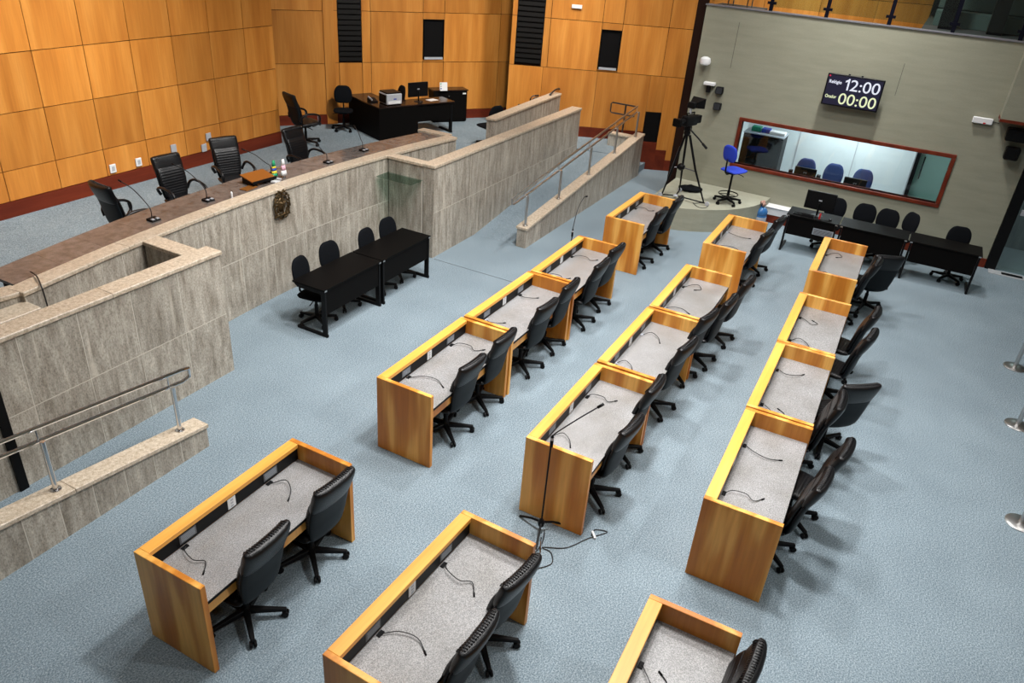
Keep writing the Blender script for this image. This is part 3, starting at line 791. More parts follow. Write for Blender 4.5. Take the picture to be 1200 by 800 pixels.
desks = dict(
    A=(.515, 1.603, 0, 'first desk from the camera of the three joined desks in the row nearest the granite dais'),
    B=(2.33, 1.592, -.012, 'middle desk of the three joined desks in the row nearest the granite dais'),
    C=(4.14, 1.556, .003, 'far desk of the three joined desks in the row nearest the granite dais'),
    D=(7.08, 1.562, -.005, 'lone desk nearest the curved sage podium and camera tripod'),
    E=(-2.585, 1.588, .003, 'lone desk nearest the low ramp wall, at the lower left of the photo'),
    F=(-2.545, -.265, -.03, 'lone desk at the bottom middle of the photo, between two other lone desks'),
    G=(-2.565, -2.065, .012, 'partly cropped lone desk at the bottom right of the photo'),
    H=(.465, -.285, -.003, 'desk with the microphone stand at its end panel, in the middle row'),
    I=(2.285, -.290, -.004, 'second desk of the middle row, joined behind the desk with the microphone stand'),
    J=(4.10, -.305, .006, 'third and last joined desk of the middle row'),
    K=(6.95, -.250, .005, 'lone desk in front of the blue water bottle'),
    L=(.56, -2.080, .012, 'first desk from the camera in the right-hand joined row of three'),
    M=(2.365, -2.052, .008, 'middle desk of the right-hand joined row of three'),
    N=(4.16, -2.030, .008, 'far desk of the right-hand joined row of three'),
    O=(6.90, -1.985, .012, 'lone desk in front of the long black tables by the control room window'))
dshort = dict(A='first joined desk of the dais-side row', B='middle joined desk of the dais-side row', C='far joined desk of the dais-side row', D='lone desk near the podium',
    E='lone desk at lower left', F='lone desk at bottom middle', G='cropped desk at bottom right', H='desk with the microphone stand', I='second joined desk of the middle row',
    J='third joined desk of the middle row', K='lone desk before the water bottle', L='first desk of the right-hand joined row', M='middle desk of the right-hand joined row',
    N='far desk of the right-hand joined row', O='lone desk before the black tables')
d0 = None
for i, (k, (x, y, a, lab)) in enumerate(desks.items()):
    if d0 is None: d = d0 = make_desk(); proto_children = None
    else: d = copy_tree(d0)
    d.location = (x, y, 0); d.rotation_euler = (0, 0, a); tag(d, 'golden wood '+dshort[k], 'desk', 'two-seat wooden member desks')
    if i == 0: first_desk = d
for i, d in enumerate([o for o in col.objects if o.name.startswith('member_desk')]):
    r = random.Random(i*13+5)
    desk_mic(d, .40+r.uniform(-.05, .08), MICS[r.randrange(4)], r.random() < .4, r.uniform(.9, 1.15))
    desk_mic(d, 1.30+r.uniform(-.05, .08), MICS[r.randrange(4)], r.random() < .4, r.uniform(.9, 1.15))

# ---- leather chairs at the desks: top centre of the back (from the photo) and turn
tops = dict(A1=(1.18, .76, -4), A2=(1.94, .76, -1), B1=(3.01, .72, -5), B2=(3.78, .73, 0), C1=(4.73, .66, -1), C2=(5.45, .70, -4), D1=(7.61, .70, -3), D2=(8.45, .66, 0),
    E1=(-2.04, .70, 1), E2=(-1.23, .71, -3), F1=(-1.93, -1.16, -2), F2=(-1.27, -1.15, -8), G1=(-1.15, -2.90, -3), H1=(1.07, -1.18, -6), H2=(1.96, -1.13, -1), I1=(3.07, -1.16, -8), I2=(4.02, -1.16, -10),
    J1=(4.66, -1.28, -4), J2=(5.48, -1.34, -5), K1=(7.72, -1.14, -9), K2=(8.62, -1.18, -9), L1=(1.26, -3.02, -7), L2=(1.90, -3.14, -7), M1=(2.83, -2.97, 0), M2=(3.29, -3.13, -51),
    N1=(4.75, -3.10, -8), N2=(5.51, -3.08, -5), O1=(7.57, -2.92, -4), O2=(7.92, -3.06, -64))
extra = {'M2': 'black leather swivel chair turned sideways behind the middle desk of the right-hand joined row', 'O2': 'black leather swivel chair turned sideways, its back before the black tables'}
for k, (x, y, a) in tops.items():
    rz = math.radians(a); bx, by = x+math.sin(rz)*-.36, y+math.cos(rz)*.36
    lab = extra.get(k) or ('black leather chair at the %s seat of %s' % ('near' if k[1] == '1' else 'far', dshort[k[0]]) if k != 'G1' else 'black leather swivel chair at the cropped desk at bottom right')
    place(make_exec, 'exec', lab, bx, by, 0, rz, 'black leather chairs at the member desks')

# ---- dais chairs with arms
for x, y, a, lab in ((1.24, 6.92, -99+4, 'leftmost black leather armchair behind the dais counter, seen from its side'), (2.74, 7.40, 174, 'black leather armchair behind the dais counter, second from the left'),
                     (4.06, 7.56, 160, 'ribbed black leather armchair behind the wooden tray on the dais'), (5.34, 7.19, 178, 'black leather armchair close to the counter, right of the little flags'),
                     (7.38, 9.15, -108, 'black leather armchair standing back against the veneer wall corner')):
    rz = math.radians(a); bx, by = x-math.sin(rz)*.36, y+math.cos(rz)*.36
    place(lambda: make_exec(True), 'arm', lab, bx, by, H, rz, 'leather armchairs on the dais')

# ---- black laminate tables
def make_table(L, W=.58, Ht=.76):
    t = thing('folding_table', '', 'table')
    MB().box(0, L, -W/2, W/2, Ht-.028, Ht).build('tabletop', BLACKWOOD, t, bevel=.003)
    MB().box(.06, L-.06, -W/2+.02, -W/2+.038, Ht-.40, Ht-.03).build('modesty_panel', BLACKWOOD, t)
    for x in (.02, L-.055):
        lg = MB().box(x, x+.035, -W/2+.01, -W/2+.085, .04, Ht-.028).build('leg', PLASTIC, t, bevel=.003)
        MB().box(x-.002, x+.037, -W/2, W/2-.02, 0, .045).build('foot', PLASTIC, lg, bevel=.004)
        MB().box(x+.002, x+.033, -W/2+.085, W/2-.06, Ht-.09, Ht-.03).build('top_bar', PLASTIC, lg)
        MB().box(x+.004, x+.031, W/2-.14, W/2-.08, .045, Ht-.09).build('rear_post', PLASTIC, lg) if False else None
        MB().box(x-.004, x+.039, -W/2-.003, -W/2+.02, Ht-.034, Ht-.012).build('corner_clip', STEEL, lg)
    return t
tb = make_table(1.31)
tb.location = (2.12, 4.02, 0); tag(tb, 'black table below the bronze emblem, first of the pair from the camera', 'table', 'black tables before the dais')
t2 = copy_tree(tb); t2.location = (3.45, 4.015, 0); tag(t2, 'black table of the dais pair, nearer the granite corner', 'table', 'black tables before the dais')
rt_ = [(-2.06, .98, 'black table carrying the computer monitor under the control room window'), (-3.30, 1.22, 'middle black table under the control room window'), (-4.54, 1.22, 'black table nearest the glazed door on the right')]
t3 = None
for y, L, lab in rt_:
    if t3 is None or L != 1.22: o = make_table(L)
    else: o = copy_tree(t3)
    if L == 1.22: t3 = o
    o.location = (10.40, y+L, 0); o.rotation_euler = (0, 0, -PI/2); tag(o, lab, 'table', 'black tables under the control room window')

# ---- task chairs
for i, (x, y, a) in enumerate(((2.40, 4.44, 190), (3.10, 4.50, 176), (3.87, 4.40, 183), (4.48, 4.43, 176))):
    rz = math.radians(a); bx, by = x-math.sin(rz)*.26, y+math.cos(rz)*.26
    place(lambda: make_task(FABRIC), 'task', 'black fabric task chair between the dais tables and granite, %s from the camera' % ('first', 'second', 'third', 'fourth')[i], bx, by, 0, rz, 'task chairs at the dais tables')
for i, (x, y, a, lab) in enumerate(((11.16, -1.86, 85, 'black task chair behind the computer monitor'), (11.14, -2.42, 95, 'black task chair with rounded back, left of an overlapping pair'), (11.10, -2.86, 80, 'black task chair with rounded back, right of an overlapping pair'),
                                  (11.18, -3.30, 40, 'black task chair turned sideways behind the middle right table'), (10.92, -4.12, 100, 'black task chair behind the table nearest the glazed door'))):
    rz = math.radians(a); bx, by = x-math.sin(rz)*.26, y+math.cos(rz)*.26
    place(lambda: make_task(FABRIC), 'task', lab, bx, by, 0, rz, 'task chairs at the tables under the control room window')
for i, (x, y, a, lab) in enumerate(((9.24, 9.22, 128, 'black task chair against the veneer wall left of the L-shaped desk'), (10.3, 8.55, 60, 'black task chair hidden behind the printer'), (10.45, 5.92, -20, 'black task chair behind the near end of the landing wall'))):
    place(lambda: make_task(FABRIC), 'task', lab, x, y, H, math.radians(a), 'task chairs on the dais level')
bl = make_task(BLUE, True, True); bl.location = (10.85, .26, .48); bl.rotation_euler = (0, 0, math.radians(-115)); tag(bl, 'bright blue high task chair with foot ring on the podium', 'chair')
for i, y in enumerate((-.90, -1.50, -2.12)):
    o = place(lambda: make_task(NAVY), 'navy', 'navy blue task chair behind the control room glass, %s from the cabinet' % ('first', 'second', 'third')[i], 13.05-.27, y, .18, PI/2, 'navy chairs in the control room')
    o.location = (12.82, y, 0); o.scale = (1, 1, 1.2)

# ---- L-shaped desk on the dais
ang = math.atan2(-.83, 1.92)
ld = thing('office_desk', 'black L-shaped desk with printer and monitor on the dais', 'desk', (9.02, 8.0, H), ang)
MB().prism([(0, 0), (2.08, 0), (2.08, .56), (.62, .56), (.62, 1.5), (0, 1.5)], .725, .755).build('desk_top', BROWNTOP, ld, bevel=.003)
MB().box(.005, .03, .01, 1.48, .01, .724).build('side_panel', BLACKWOOD, ld); MB().box(.032, 1.05, .01, .03, .01, .724).build('front_panel', BLACKWOOD, ld)
MB().box(1.052, 1.98, .03, .045, .34, .724).build('modesty_panel', BLACKWOOD, ld)
lg = MB().box(1.99, 2.05, .03, .10, .04, .724).build('leg', PLASTIC, ld); MB().box(1.985, 2.055, .02, .54, 0, .04).build('foot', PLASTIC, lg)
MB().box(1.995, 2.045, .10, .50, .69, .724).build('top_bar', PLASTIC, lg)
def onL(u, v, z=.755): return (9.02+u*math.cos(ang)-v*math.sin(ang), 8.0+u*math.sin(ang)+v*math.cos(ang), H+z)
pr = thing('printer', 'pale grey laser printer with dark top on the L-shaped desk', 'printer', onL(.47, .30), ang)
MB().box(-.20, .20, -.19, .19, .02, .255).build('body', LIGHTGREY, pr, bevel=.012); MB().box(-.19, .19, -.18, .18, .256, .285).build('top_cover', PLASTIC, pr, bevel=.008)
MB().box(-.215, -.201, -.15, .15, .05, .23).build('side_cover', PLASTIC, pr); MB().box(-.16, .16, -.196, -.1905, .035, .10).build('paper_tray', WHITE, pr); MB().box(-.02, .05, -.199, -.191, .13, .155).build('badge', FLAGBLUE, pr)
MB().box(-.18, .18, -.17, .17, 0, .02).build('foot_plate', PLASTIC, pr)
def make_monitor(name, label, loc, rz, w=.5, h=.31, group=None):
    m = thing(name, label, 'monitor', loc, rz, group)
    MB().box(-w/2, w/2, -.02, .02, .11, .11+h).build('casing', PLASTIC, m, bevel=.006)
    MB().box(-w/2+.012, w/2-.012, .0205, .0225, .122, .098+h).build('screen', BLACKWOOD, m)
    MB().tube([(0, -.03, .01), (0, -.03, .25)], .02, 8).build('stand_neck', PLASTIC, m)
    MB().lathe([(.11, 0), (.11, .008), (.03, .015)], 20, (0, -.03, 0)).build('stand_foot', PLASTIC, m)
    MB().box(-.03, .03, -.0225, -.0205, .11+h*.5, .135+h*.5).build('badge', LIGHTGREY, m)
    return m
make_monitor('computer_monitor', 'black monitor seen from behind on the L-shaped desk', onL(1.22, .30), ang, .54, .33)
ph = thing('desk_phone', 'dark desk telephone beside the printer', 'phone', onL(.18, .62), ang)
MB().prism([(-.09, -.10), (.09, -.10), (.09, .10), (-.09, .10)], 0, [.03, .03, .08, .08]).build('body', PLASTIC, ph, bevel=.004); MB().tube([(-.06, -.09, .06), (-.06, .09, .10)], .018, 8).build('handset', LIGHTGREY, ph)
tag(MB().obox(onL(1.62, .3, .758), (.26, .19, .004), (0, 0, ang+.2)).build('paper_sheet', WHITE), 'white paper lying at the right end of the L-shaped desk', 'paper')
mo = thing('computer_mouse', 'dark mouse in front of the monitor on the L-shaped desk', 'mouse', onL(1.16, .07), ang)
MB().ell((0, 0, .016), (.03, .05, .016)).build('shell', PLASTIC, mo, smooth='all'); MB().ell((0, .02, .031), (.006, .012, .004)).build('wheel', LIGHTGREY, mo)
# filing cabinet
ca = math.radians(-36)
fc = thing('filing_cabinet', 'black two-door cabinet against the veneer back wall', 'cabinet', (11.74, 7.80, H), ca)
MB().box(-.46, .46, .02, .36, .02, .78).build('body', BLACKWOOD, fc, bevel=.004); MB().box(-.48, .48, -.01, .375, .781, .81).build('cabinet_top', BROWNTOP, fc, bevel=.004); MB().box(-.44, .44, .04, .34, 0, .02).build('plinth', PLASTIC, fc)
for s in (-1, 1):
    dd = MB().box(-.222, .222, .004, .0195, .04, .775).build('door', BLACKWOOD, fc, bevel=.002); dd.location = (s*.227, 0, 0)
    if s < 0: MB().lathe([(.012, -.008), (.012, .004)], 10, (.18, 0, .66), axis=1).build('lock', STEEL, dd)
    else: MB().box(.10, .19, .0015, .0035, .70, .735).build('label_plate', WHITE, dd)
sg = thing('desk_sign', 'white sign sheet with three small icons on the black cabinet', 'sign', (11.52, 7.88, H+.81), ca)
MB().hexa([(-.10, -.01, 0), (.10, -.01, 0), (.10, -.006, 0), (-.10, -.006, 0), (-.10, .02, .20), (.10, .02, .20), (.10, .024, .20), (-.10, .024, .20)]).build('sheet', WHITE, sg)
for k in range(3):
    z = .165-.055*k; MB().obox((-.07, -.0115+.03*(z/.2), z), (.03, .003, .03), (-.15, 0, 0)).build('icon', (FLAGGREEN, GREYP, FLAGBLUE)[k], sg)
MB().hexa([(-.09, .06, 0), (.09, .06, 0), (.09, .064, 0), (-.09, .064, 0), (-.09, .024, .20), (.09, .024, .20), (.09, .028, .20), (-.09, .028, .20)]).build('rear_leaf', WHITE, sg)

# ---- dais things: gooseneck mics, tray, flags
def dais_mic(x, y, hx, hy, hz, lab):
    m = thing('conference_microphone', lab, 'microphone', (x, y, ZT-.025), 0, 'gooseneck microphones on the dais counter')
    MB().prism([(-.07, -.06), (.07, -.06), (.07, .06), (-.07, .06)], 0, [.018, .018, .032, .032]).build('base', PLASTIC, m, bevel=.005)
    for s in (-1, 1): MB().box(s*.035-.02, s*.035+.02, -.05, -.01, .024, .032).build('button', LIGHTGREY, m)
    dx, dy, dz = hx-x, hy-y, hz-ZT+.025
    p = smooth_path([(0, .03, .02), (0, .03, .14), (dx*.18, dy*.18+.02, dz*.55), (dx*.6, dy*.6, dz*.86), (dx, dy, dz)], 5)
    MB().tube(p, .0065, 6).build('gooseneck', CABLE, m, smooth='all'); e = p[-1]; v = (p[-1]-p[-3]).normalized()
    MB().tube([e-v*.01, e+v*.05], .011, 8).build('microphone_head', PLASTIC, m, smooth='all')
dais_mic(1.03, 5.59, 1.02, 6.1, 2.08, 'leftmost gooseneck microphone on the dais counter')
dais_mic(1.99, 5.65, 1.9, 6.12, 2.10, 'gooseneck microphone in front of the second dais armchair')
dais_mic(3.42, 5.82, 3.35, 6.3, 1.98, 'gooseneck microphone beside the little flags')
dais_mic(4.49, 5.61, 4.62, 6.1, 1.94, 'gooseneck microphone in front of the fourth dais armchair')
dais_mic(5.46, 5.63, 5.80, 6.1, 1.95, 'rightmost gooseneck microphone on the dais counter')
bk = thing('book_stand', 'low wooden book tray on black feet on the dais counter', 'tray', (3.02, 5.72, ZT-.025), math.radians(-4))
MB().hexa([(-.22, -.14, .06), (.22, -.14, .06), (.22, .14, .12), (-.22, .14, .12), (-.22, -.14, .075), (.22, -.14, .075), (.22, .14, .135), (-.22, .14, .135)]).build('tray_board', plain('amber_wood', (.26, .085, .012), .3), bk)
MB().hexa([(-.225, -.155, .045), (.225, -.155, .045), (.225, -.141, .045), (-.225, -.141, .045), (-.225, -.155, .085), (.225, -.155, .085), (.225, -.141, .085), (-.225, -.141, .085)]).build('tray_lip', PLASTIC, bk)
for s in (-1, 1): MB().prism([(s*.16-.03, -.13), (s*.16+.03, -.13), (s*.16+.03, .13), (s*.16-.03, .13)], 0, [.058, .058, .116, .116]).build('foot', PLASTIC, bk)
tag(MB().obox((2.72, 5.62, ZT-.018), (.24, .14, .014), (0, 0, .1)).build('wooden_plate', plain('amber_wood_flat', (.20, .075, .015), .35), bevel=.003), 'small flat wooden plate left of the book tray', 'plate')
def flag(x, y, lab, mats):
    f = thing('table_flag', lab, 'flag', (x, y, ZT-.025), 0, 'small table flags on the dais')
    MB().lathe([(.035, 0), (.035, .012), (.012, .02)], 14).build('base', CHROME, f); MB().tube([(0, 0, .015), (0, 0, .30)], .004, 6).build('pole', CHROME, f)
    n = 7
    for i, (mt, z0, z1) in enumerate(mats):
        rings = []
        for z in (z0, (z0+z1)/2, z1):
            w = .05*(1-(z-.06)/.3)+.012
            rings.append([(math.cos(2*PI*k/n)*w*.9, math.sin(2*PI*k/n)*w*.55+.006*math.sin(3*k), z) for k in range(n)])
        MB().loft(rings).build('cloth_band', mt, f, smooth='all')
flag(3.30, 5.66, 'small green, yellow and blue table flag beside the book tray', [(FLAGGREEN, .04, .09), (FLAGYELLOW, .09, .13), (FLAGBLUE, .13, .17), (FLAGYELLOW, .17, .20), (FLAGGREEN, .20, .29)])
flag(3.44, 5.60, 'small white and pink table flag beside the green one', [(WHITE, .04, .12), (plain('flag_pink', (.72, .42, .52), .6), .12, .20), (WHITE, .20, .29)])
tag(MB().lathe([(.016, 0), (.016, .075), (.008, .09)], 10, (2.28, 5.50, ZT-.025)).build('small_bottle', WHITE), 'little white upright tube beside the second dais microphone', 'bottle')
pp = thing('paper_pack', 'crumpled white papers below the little flags', 'paper', (3.2, 5.54, ZT-.025)); MB().obox((0, 0, .012), (.16, .08, .022), (0, .1, .2)).build('sheet', WHITE, pp); MB().obox((.08, .01, .03), (.10, .07, .006), (.1, .1, .6)).build('sheet', LIGHTGREY, pp)

# ---- bronze emblem
em = thing('wall_emblem', 'dark bronze coat of arms on the curved granite wall', 'emblem', (2.95, dais_front(2.95)-.002, 1.235))
MB().ell((0, -.02, .215), (.085, .03, .12), u=16).build('shield', BRONZE, em, smooth='all')
star = MB(); sp_ = []
for k in range(10):
    r = .085 if k % 2 == 0 else .036; a = PI/2+2*PI*k/10; sp_.append((r*math.cos(a), r*math.sin(a)))
star.loft([[(x, -.045, .235+z) for x, z in sp_], [(x*.25, -.066, .235+z*.25) for x, z in sp_]]); star.build('star', BRONZE, em)
for ring_r, cnt, ln in ((.150, 12, .050), (.112, 9, .036)):
    for s in (-1, 1):
        for k in range(cnt):
            a = -PI/2+s*(.22+2.75*k/(cnt-1)); x, z = math.cos(a)*ring_r*1.02, .215+math.sin(a)*ring_r*1.38
            MB().ell((x, -.032-.01*(k % 2), z), (.013, .016, ln), (random.uniform(-.35, .35), -(a-PI/2)+s*(1.1+random.uniform(-.25, .25)), 0), 6, 5).build('wreath_leaf', BRONZE, em)
MB().hexa([(-.16, -.05, .035), (.16, -.05, .035), (.16, -.01, .035), (-.16, -.01, .035), (-.14, -.055, .075), (.14, -.055, .075), (.14, -.01, .075), (-.14, -.01, .075)]).build('ribbon', BRONZE, em, bevel=.006)
MB().tube([(.02, -.035, .02), (-.01, -.05, .2), (.0, -.04, .40)], .012, 6).build('sword', BRONZE, em)
# ---- glass shelf in the granite corner
sh = thing('glass_shelf', 'small glass shelf in the granite corner right of the black tables', 'shelf', (5.55, 4.75, 1.38))
MB().box(-.42, -.01, -.36, .36, 0, .014).build('shelf_pane', SHELFGLASS, sh)
for y in (-.25, .25): MB().box(-.03, -.002, y-.02, y+.02, -.03, -.001).build('bracket', STEEL, sh)
# cable over the coping
cbl = MB().tube(smooth_path([(-.86, 5.22, ZT+.02), (-.9, 5.05, ZT+.03), (-1.0, 4.83, ZT+.012), (-1.0, 4.815, ZT-.08), (-1.0, 4.80, 1.2), (-1.02, 4.78, .6)], 4), .008, 6).build('hanging_cable', CABLE, smooth='all')
tag(cbl, 'black cable hanging over the beige coping at the left end of the dais', 'cable')

# ---- stainless handrails
def handrail(lab, xs_, base, y, rise, x0, x1, loop_at, postm, loc):
    h = thing('handrail', lab, 'handrail', loc, 0, 'stainless handrails on the ramp walls')
    ox, oy, oz = loc
    def zb(x): return base(x)
    for x in xs_:
        z = zb(x)-oz; p = MB().tube([(x-ox, y-oy, z), (x-ox, y-oy, z+rise)], .024, 10).build('post', postm, h, smooth=True)
        MB().lathe([(.05, z), (.05, z+.012), (.028, z+.02)], 14, (x-ox, y-oy, 0)).build('base_flange', postm, p, smooth=True)
        MB().tube([(x-ox, y-oy, z+rise-.02), (x-ox, y-oy+.06, z+rise), (x-ox, y-oy+.06, z+rise+.11)], .008, 6).build('rail_pin', postm, p)
    lo = [(x-ox, y-oy+.06, zb(x)-oz+rise-.02) for x in (x0, x1)]; up = [(x-ox, y-oy+.06, zb(x)-oz+rise+.12) for x in (x0, x1)]
    e = loop_at; d = .10*e
    i = 0 if e < 0 else 1
    pl = [lo[1-i], lo[i], (lo[i][0]+d, lo[i][1], lo[i][2]+.02), (up[i][0]+d, up[i][1], up[i][2]-.02), up[i], up[1-i]]
    MB().tube(pl, .020, 8).build('rail', postm, h, smooth=True)
handrail('stainless handrail on the low granite wall at the lower left', (-2.18, -.79), lambda x: .305+.115*(-.54-x), 3.27, .56, -3.6, -.62, 1, CHROME, (-2., 3.27, .46))
handrail('stainless handrail on the low granite wall along the right ramp', (7.02, 8.45, 9.93, 11.38, 12.72), lambda x: .405+.1065*(x-6.94), 3.10, .58, 6.62, 12.72, -1, STEEL, (9.9, 3.10, .68))
eh = thing('end_rail', 'short squared steel rail at the top of the right ramp', 'handrail', (12.86, 3.5, 1.02))
MB().tube([(0, 0, 0), (0, 0, .66)], .022, 8).build('post', DARKSTEEL, eh, smooth=True)
MB().tube([(0, -.25, .42), (0, .35, .42), (0, .38, .45), (0, .38, .63), (0, .35, .66), (0, -.25, .66)], .018, 8).build('rail', DARKSTEEL, eh, smooth=True)
lr = thing('curved_grab_rail', 'dark curved rail at the far end of the landing wall', 'handrail', (12.62, 5.2, 1.76))
MB().tube(smooth_path([(-.5, 0, .0), (-.25, 0, .07), (0, 0, .06), (.12, 0, -.1), (.14, 0, -.5), (.14, 0, -1.0)], 4), .022, 8).build('rail', DARKSTEEL, lr, smooth='all')
MB().tube([(-.5, 0, 0), (-.5, 0, -.02)], .03, 8).build('base_flange', DARKSTEEL, lr)

# ---- wheelchair behind the landing wall
wc = thing('wheelchair', 'folded wheelchair with its handles above the landing wall', 'wheelchair', (11.95, 5.62, H), math.radians(35))
for s in (-1, 1):
    MB().tube(smooth_path([(s*.12, -.05, .45), (s*.12, 0, .75), (s*.12, -.02, .93), (s*.12, -.12, .97)], 4), .014, 8).build('push_frame', DARKSTEEL, wc)
    MB().tube([(s*.12, -.10, .965), (s*.12, -.2, .975)], .020, 8).build('handle', PLASTIC, wc)
    w_ = MB().tube([(s*.15, .05+.29*math.cos(2*PI*k/24), .30+.29*math.sin(2*PI*k/24)) for k in range(24)], .014, 6, closed=True).build('wheel', PLASTIC, wc)
    sk = MB()
    for k in range(6): sk.tube([(s*.15, .05, .30), (s*.15, .05+.28*math.cos(PI*k/3), .30+.28*math.sin(PI*k/3))], .003, 4)
    sk.build('spokes', STEEL, w_)
    MB().lathe([(.06, s*.12-.012), (.06, s*.12+.012)], 14, (0, .48, .06), axis=0).build('caster', PLASTIC, wc)
    MB().tube([(s*.12, -.02, .68), (s*.12, .30, .70), (s*.12, .40, .50), (s*.12, .48, .10)], .012, 6).build('side_frame', STEEL, wc)
    MB().box(s*.12-.025, s*.12+.025, .02, .30, .715, .745).build('armrest', PLASTIC, wc)
MB().box(-.11, .11, .0, .02, .50, .90).build('back_sling', FABRIC, wc); MB().box(-.11, .11, .02, .36, .46, .48).build('seat_sling', FABRIC, wc)

# ---- microphone stands on the floor
def mic_stand(name, lab, x, y, poleh, kink, head, turn, feet=True):
    m = thing(name, lab, 'microphone stand', (x, y, 0))
    MB().lathe([(.03, .07), (.035, .11), (.02, .15)], 12).build('tripod_hub', PLASTIC, m, smooth=True)
    for k in range(3):
        a = turn+2*PI*k/3
        MB().tube([(.02*math.cos(a), .02*math.sin(a), .11), (.13*math.cos(a), .13*math.sin(a), .085), (.28*math.cos(a), .28*math.sin(a), .014)], .012, 6).build('leg', PLASTIC, m)
    MB().tube([(0, 0, .1), (kink[0]*.4, kink[1]*.4, poleh*.85), (kink[0], kink[1], poleh)], .0095, 8).build('pole', PLASTIC, m)
    MB().tube([(kink[0], kink[1], poleh-.14), (kink[0], kink[1], poleh-.02)], .018, 8).build('clutch', PLASTIC, m)
    MB().tube([(kink[0], kink[1], poleh-.06), (kink[0], kink[1], poleh-.03)], .019, 8).build('collar', LIGHTGREY, m)
    p = smooth_path([(kink[0], kink[1], poleh-.01)]+[tuple(q) for q in head], 5)
    MB().tube(p, .007, 6).build('gooseneck', CABLE, m, smooth='all'); e = p[-1]; v = (p[-1]-p[-2]).normalized()
    MB().tube([e-v*.01, e+v*.06], .014, 8).build('microphone_head', PLASTIC, m, smooth='all')
mic_stand('microphone_stand', 'black microphone stand on the carpet at the end of the middle row', .31, -.62, 1.2, (0.02, 0., 0), [(.055, -.04, 1.235), (.17, -.18, 1.37), (.29, -.32, 1.49)], 1.35)
mic_stand('microphone_stand', 'black microphone stand behind the far desk of the dais-side row', 6.2, 1.80, .92, (0, 0, 0), [(.06, .01, 1.05), (.20, .03, 1.22), (.42, .04, 1.34), (.52, .04, 1.34)], .4)
fcb = MB().tube(smooth_path([(.33, -.66, .015), (.14, -.72, .008), (-.12, -.72, .008), (-.2, -.80, .008), (-.05, -.92, .008), (.08, -.85, .008), (.1, -.75, .008), (.22, -.95, .008), (.45, -1.08, .008), (.55, -1.15, .008), (.66, -1.22, .008), (.62, -1.10, .008), (.52, -1.10, .008)], 6), .0055, 6).build('floor_cable', CABLE, smooth='all')
tag(fcb, 'thin dark cable looping on the carpet around the microphone stand', 'cable')
tag(MB().obox((.53, -1.12, .018), (.10, .022, .02), (0, 0, .7)).build('cable_plug', WHITE), 'small white cable plug on the carpet by the desk corner', 'plug')
tag(MB().tube([(.20, -.68, .022), (-.12, -.82, .06)], .008, 6).build('steel_rod', CHROME), 'thin chrome rod lying at the microphone stand foot', 'rod')

# ---- belt stanchions on the right
for i, (x, y) in enumerate(((7.45, -5.20), (5.60, -5.16), (3.32, -5.10))):
    s = thing('stanchion', 'stainless belt post on the right-hand carpet, %s from the camera' % ('third', 'second', 'first')[i], 'post', (x, y, 0), 0, 'stainless belt posts')
    MB().lathe([(.16, 0), (.16, .012), (.14, .024), (.04, .034)], 28).build('base_plate', STEEL, s, smooth=True)
    MB().tube([(0, 0, .03), (0, 0, .88)], .030, 14).build('post', STEEL, s, smooth=True); MB().lathe([(.034, .88), (.034, .97), (.02, .985)], 14).build('belt_head', PLASTIC, s, smooth=True)

# ---- video camera on tripod and dolly
tr = thing('camera_tripod', 'black tripod on a wheeled spreader standing on the podium', 'tripod', (10.36, 1.24, .48))
feet3 = [(-.03, -.62, .06), (-.08, .28, .06), (.46, .06, .06)]
for k, f3 in enumerate(feet3):
    top_ = (f3[0]*.10, f3[1]*.10, 1.36)
    l_ = MB().tube([top_, (f3[0]*.5, f3[1]*.5, .70), f3], [.026, .024, .015], 8).build('leg', PLASTIC, tr)
    MB().tube([(top_[0]*.8+f3[0]*.2+.02, top_[1]*.8+f3[1]*.2+.02, 1.10), (f3[0]*.72+.02, f3[1]*.72+.02, .42)], .013, 6).build('tie_rod', DARKSTEEL, l_)
    MB().tube([(0, 0, .07), (f3[0]*1.12, f3[1]*1.12, .055)], .014, 6).build('dolly_arm', PLASTIC, l_)
    MB().lathe([(.045, -.014), (.05, 0), (.045, .014)], 16, (f3[0]*1.12, f3[1]*1.12, .05), axis=0).build('caster', LIGHTGREY, l_)
MB().lathe([(.03, .62), (.085, .66), (.085, .72), (.03, .76)], 10).build('mid_spreader', PLASTIC, tr)
for k, f3 in enumerate(feet3): MB().tube([(0, 0, .69), (f3[0]*.53, f3[1]*.53, .66)], .012, 6).build('spreader_arm', DARKSTEEL, tr)
MB().lathe([(.05, 1.34), (.07, 1.38), (.06, 1.44)], 14).build('head_bowl', PLASTIC, tr); MB().lathe([(.03, .045), (.06, .07), (.03, .095)], 10).build('dolly_hub', LIGHTGREY, tr)
MB().obox((0, 0, 1.49), (.16, .13, .10)).build('fluid_head', PLASTIC, tr, bevel=.02)
pb = MB().tube([(-.02, -.05, 1.48), (-.03, -.25, 1.34), (-.04, -.40, 1.22)], .016, 6).build('pan_bar', PLASTIC, tr); MB().tube([(-.037, -.36, 1.25), (-.043, -.47, 1.165)], .026, 8).build('grip', PLASTIC, pb)
vm_scale = 1.18
vm = thing('video_camera', 'black studio video camera with viewfinder hood on the tripod', 'camera', (10.36, 1.24, .48+1.545), math.radians(163))
vm.scale = (vm_scale,)*3
MB().box(-.17, .16, -.07, .07, .0, .17).build('body', PLASTIC, vm, bevel=.015)
MB().lathe([(.045, .16), (.05, .26), (.062, .27), (.068, .36), (.058, .362)], 16, (0, 0, .085), axis=0).build('lens', PLASTIC, vm, smooth=True)
MB().box(.34, .40, -.075, .075, .02, .15).build('lens_hood', BLACKWOOD, vm, bevel=.01)
MB().tube([(-.12, 0, .17), (-.12, 0, .21), (.10, 0, .21), (.10, 0, .17)], .012, 6).build('carry_handle', PLASTIC, vm)
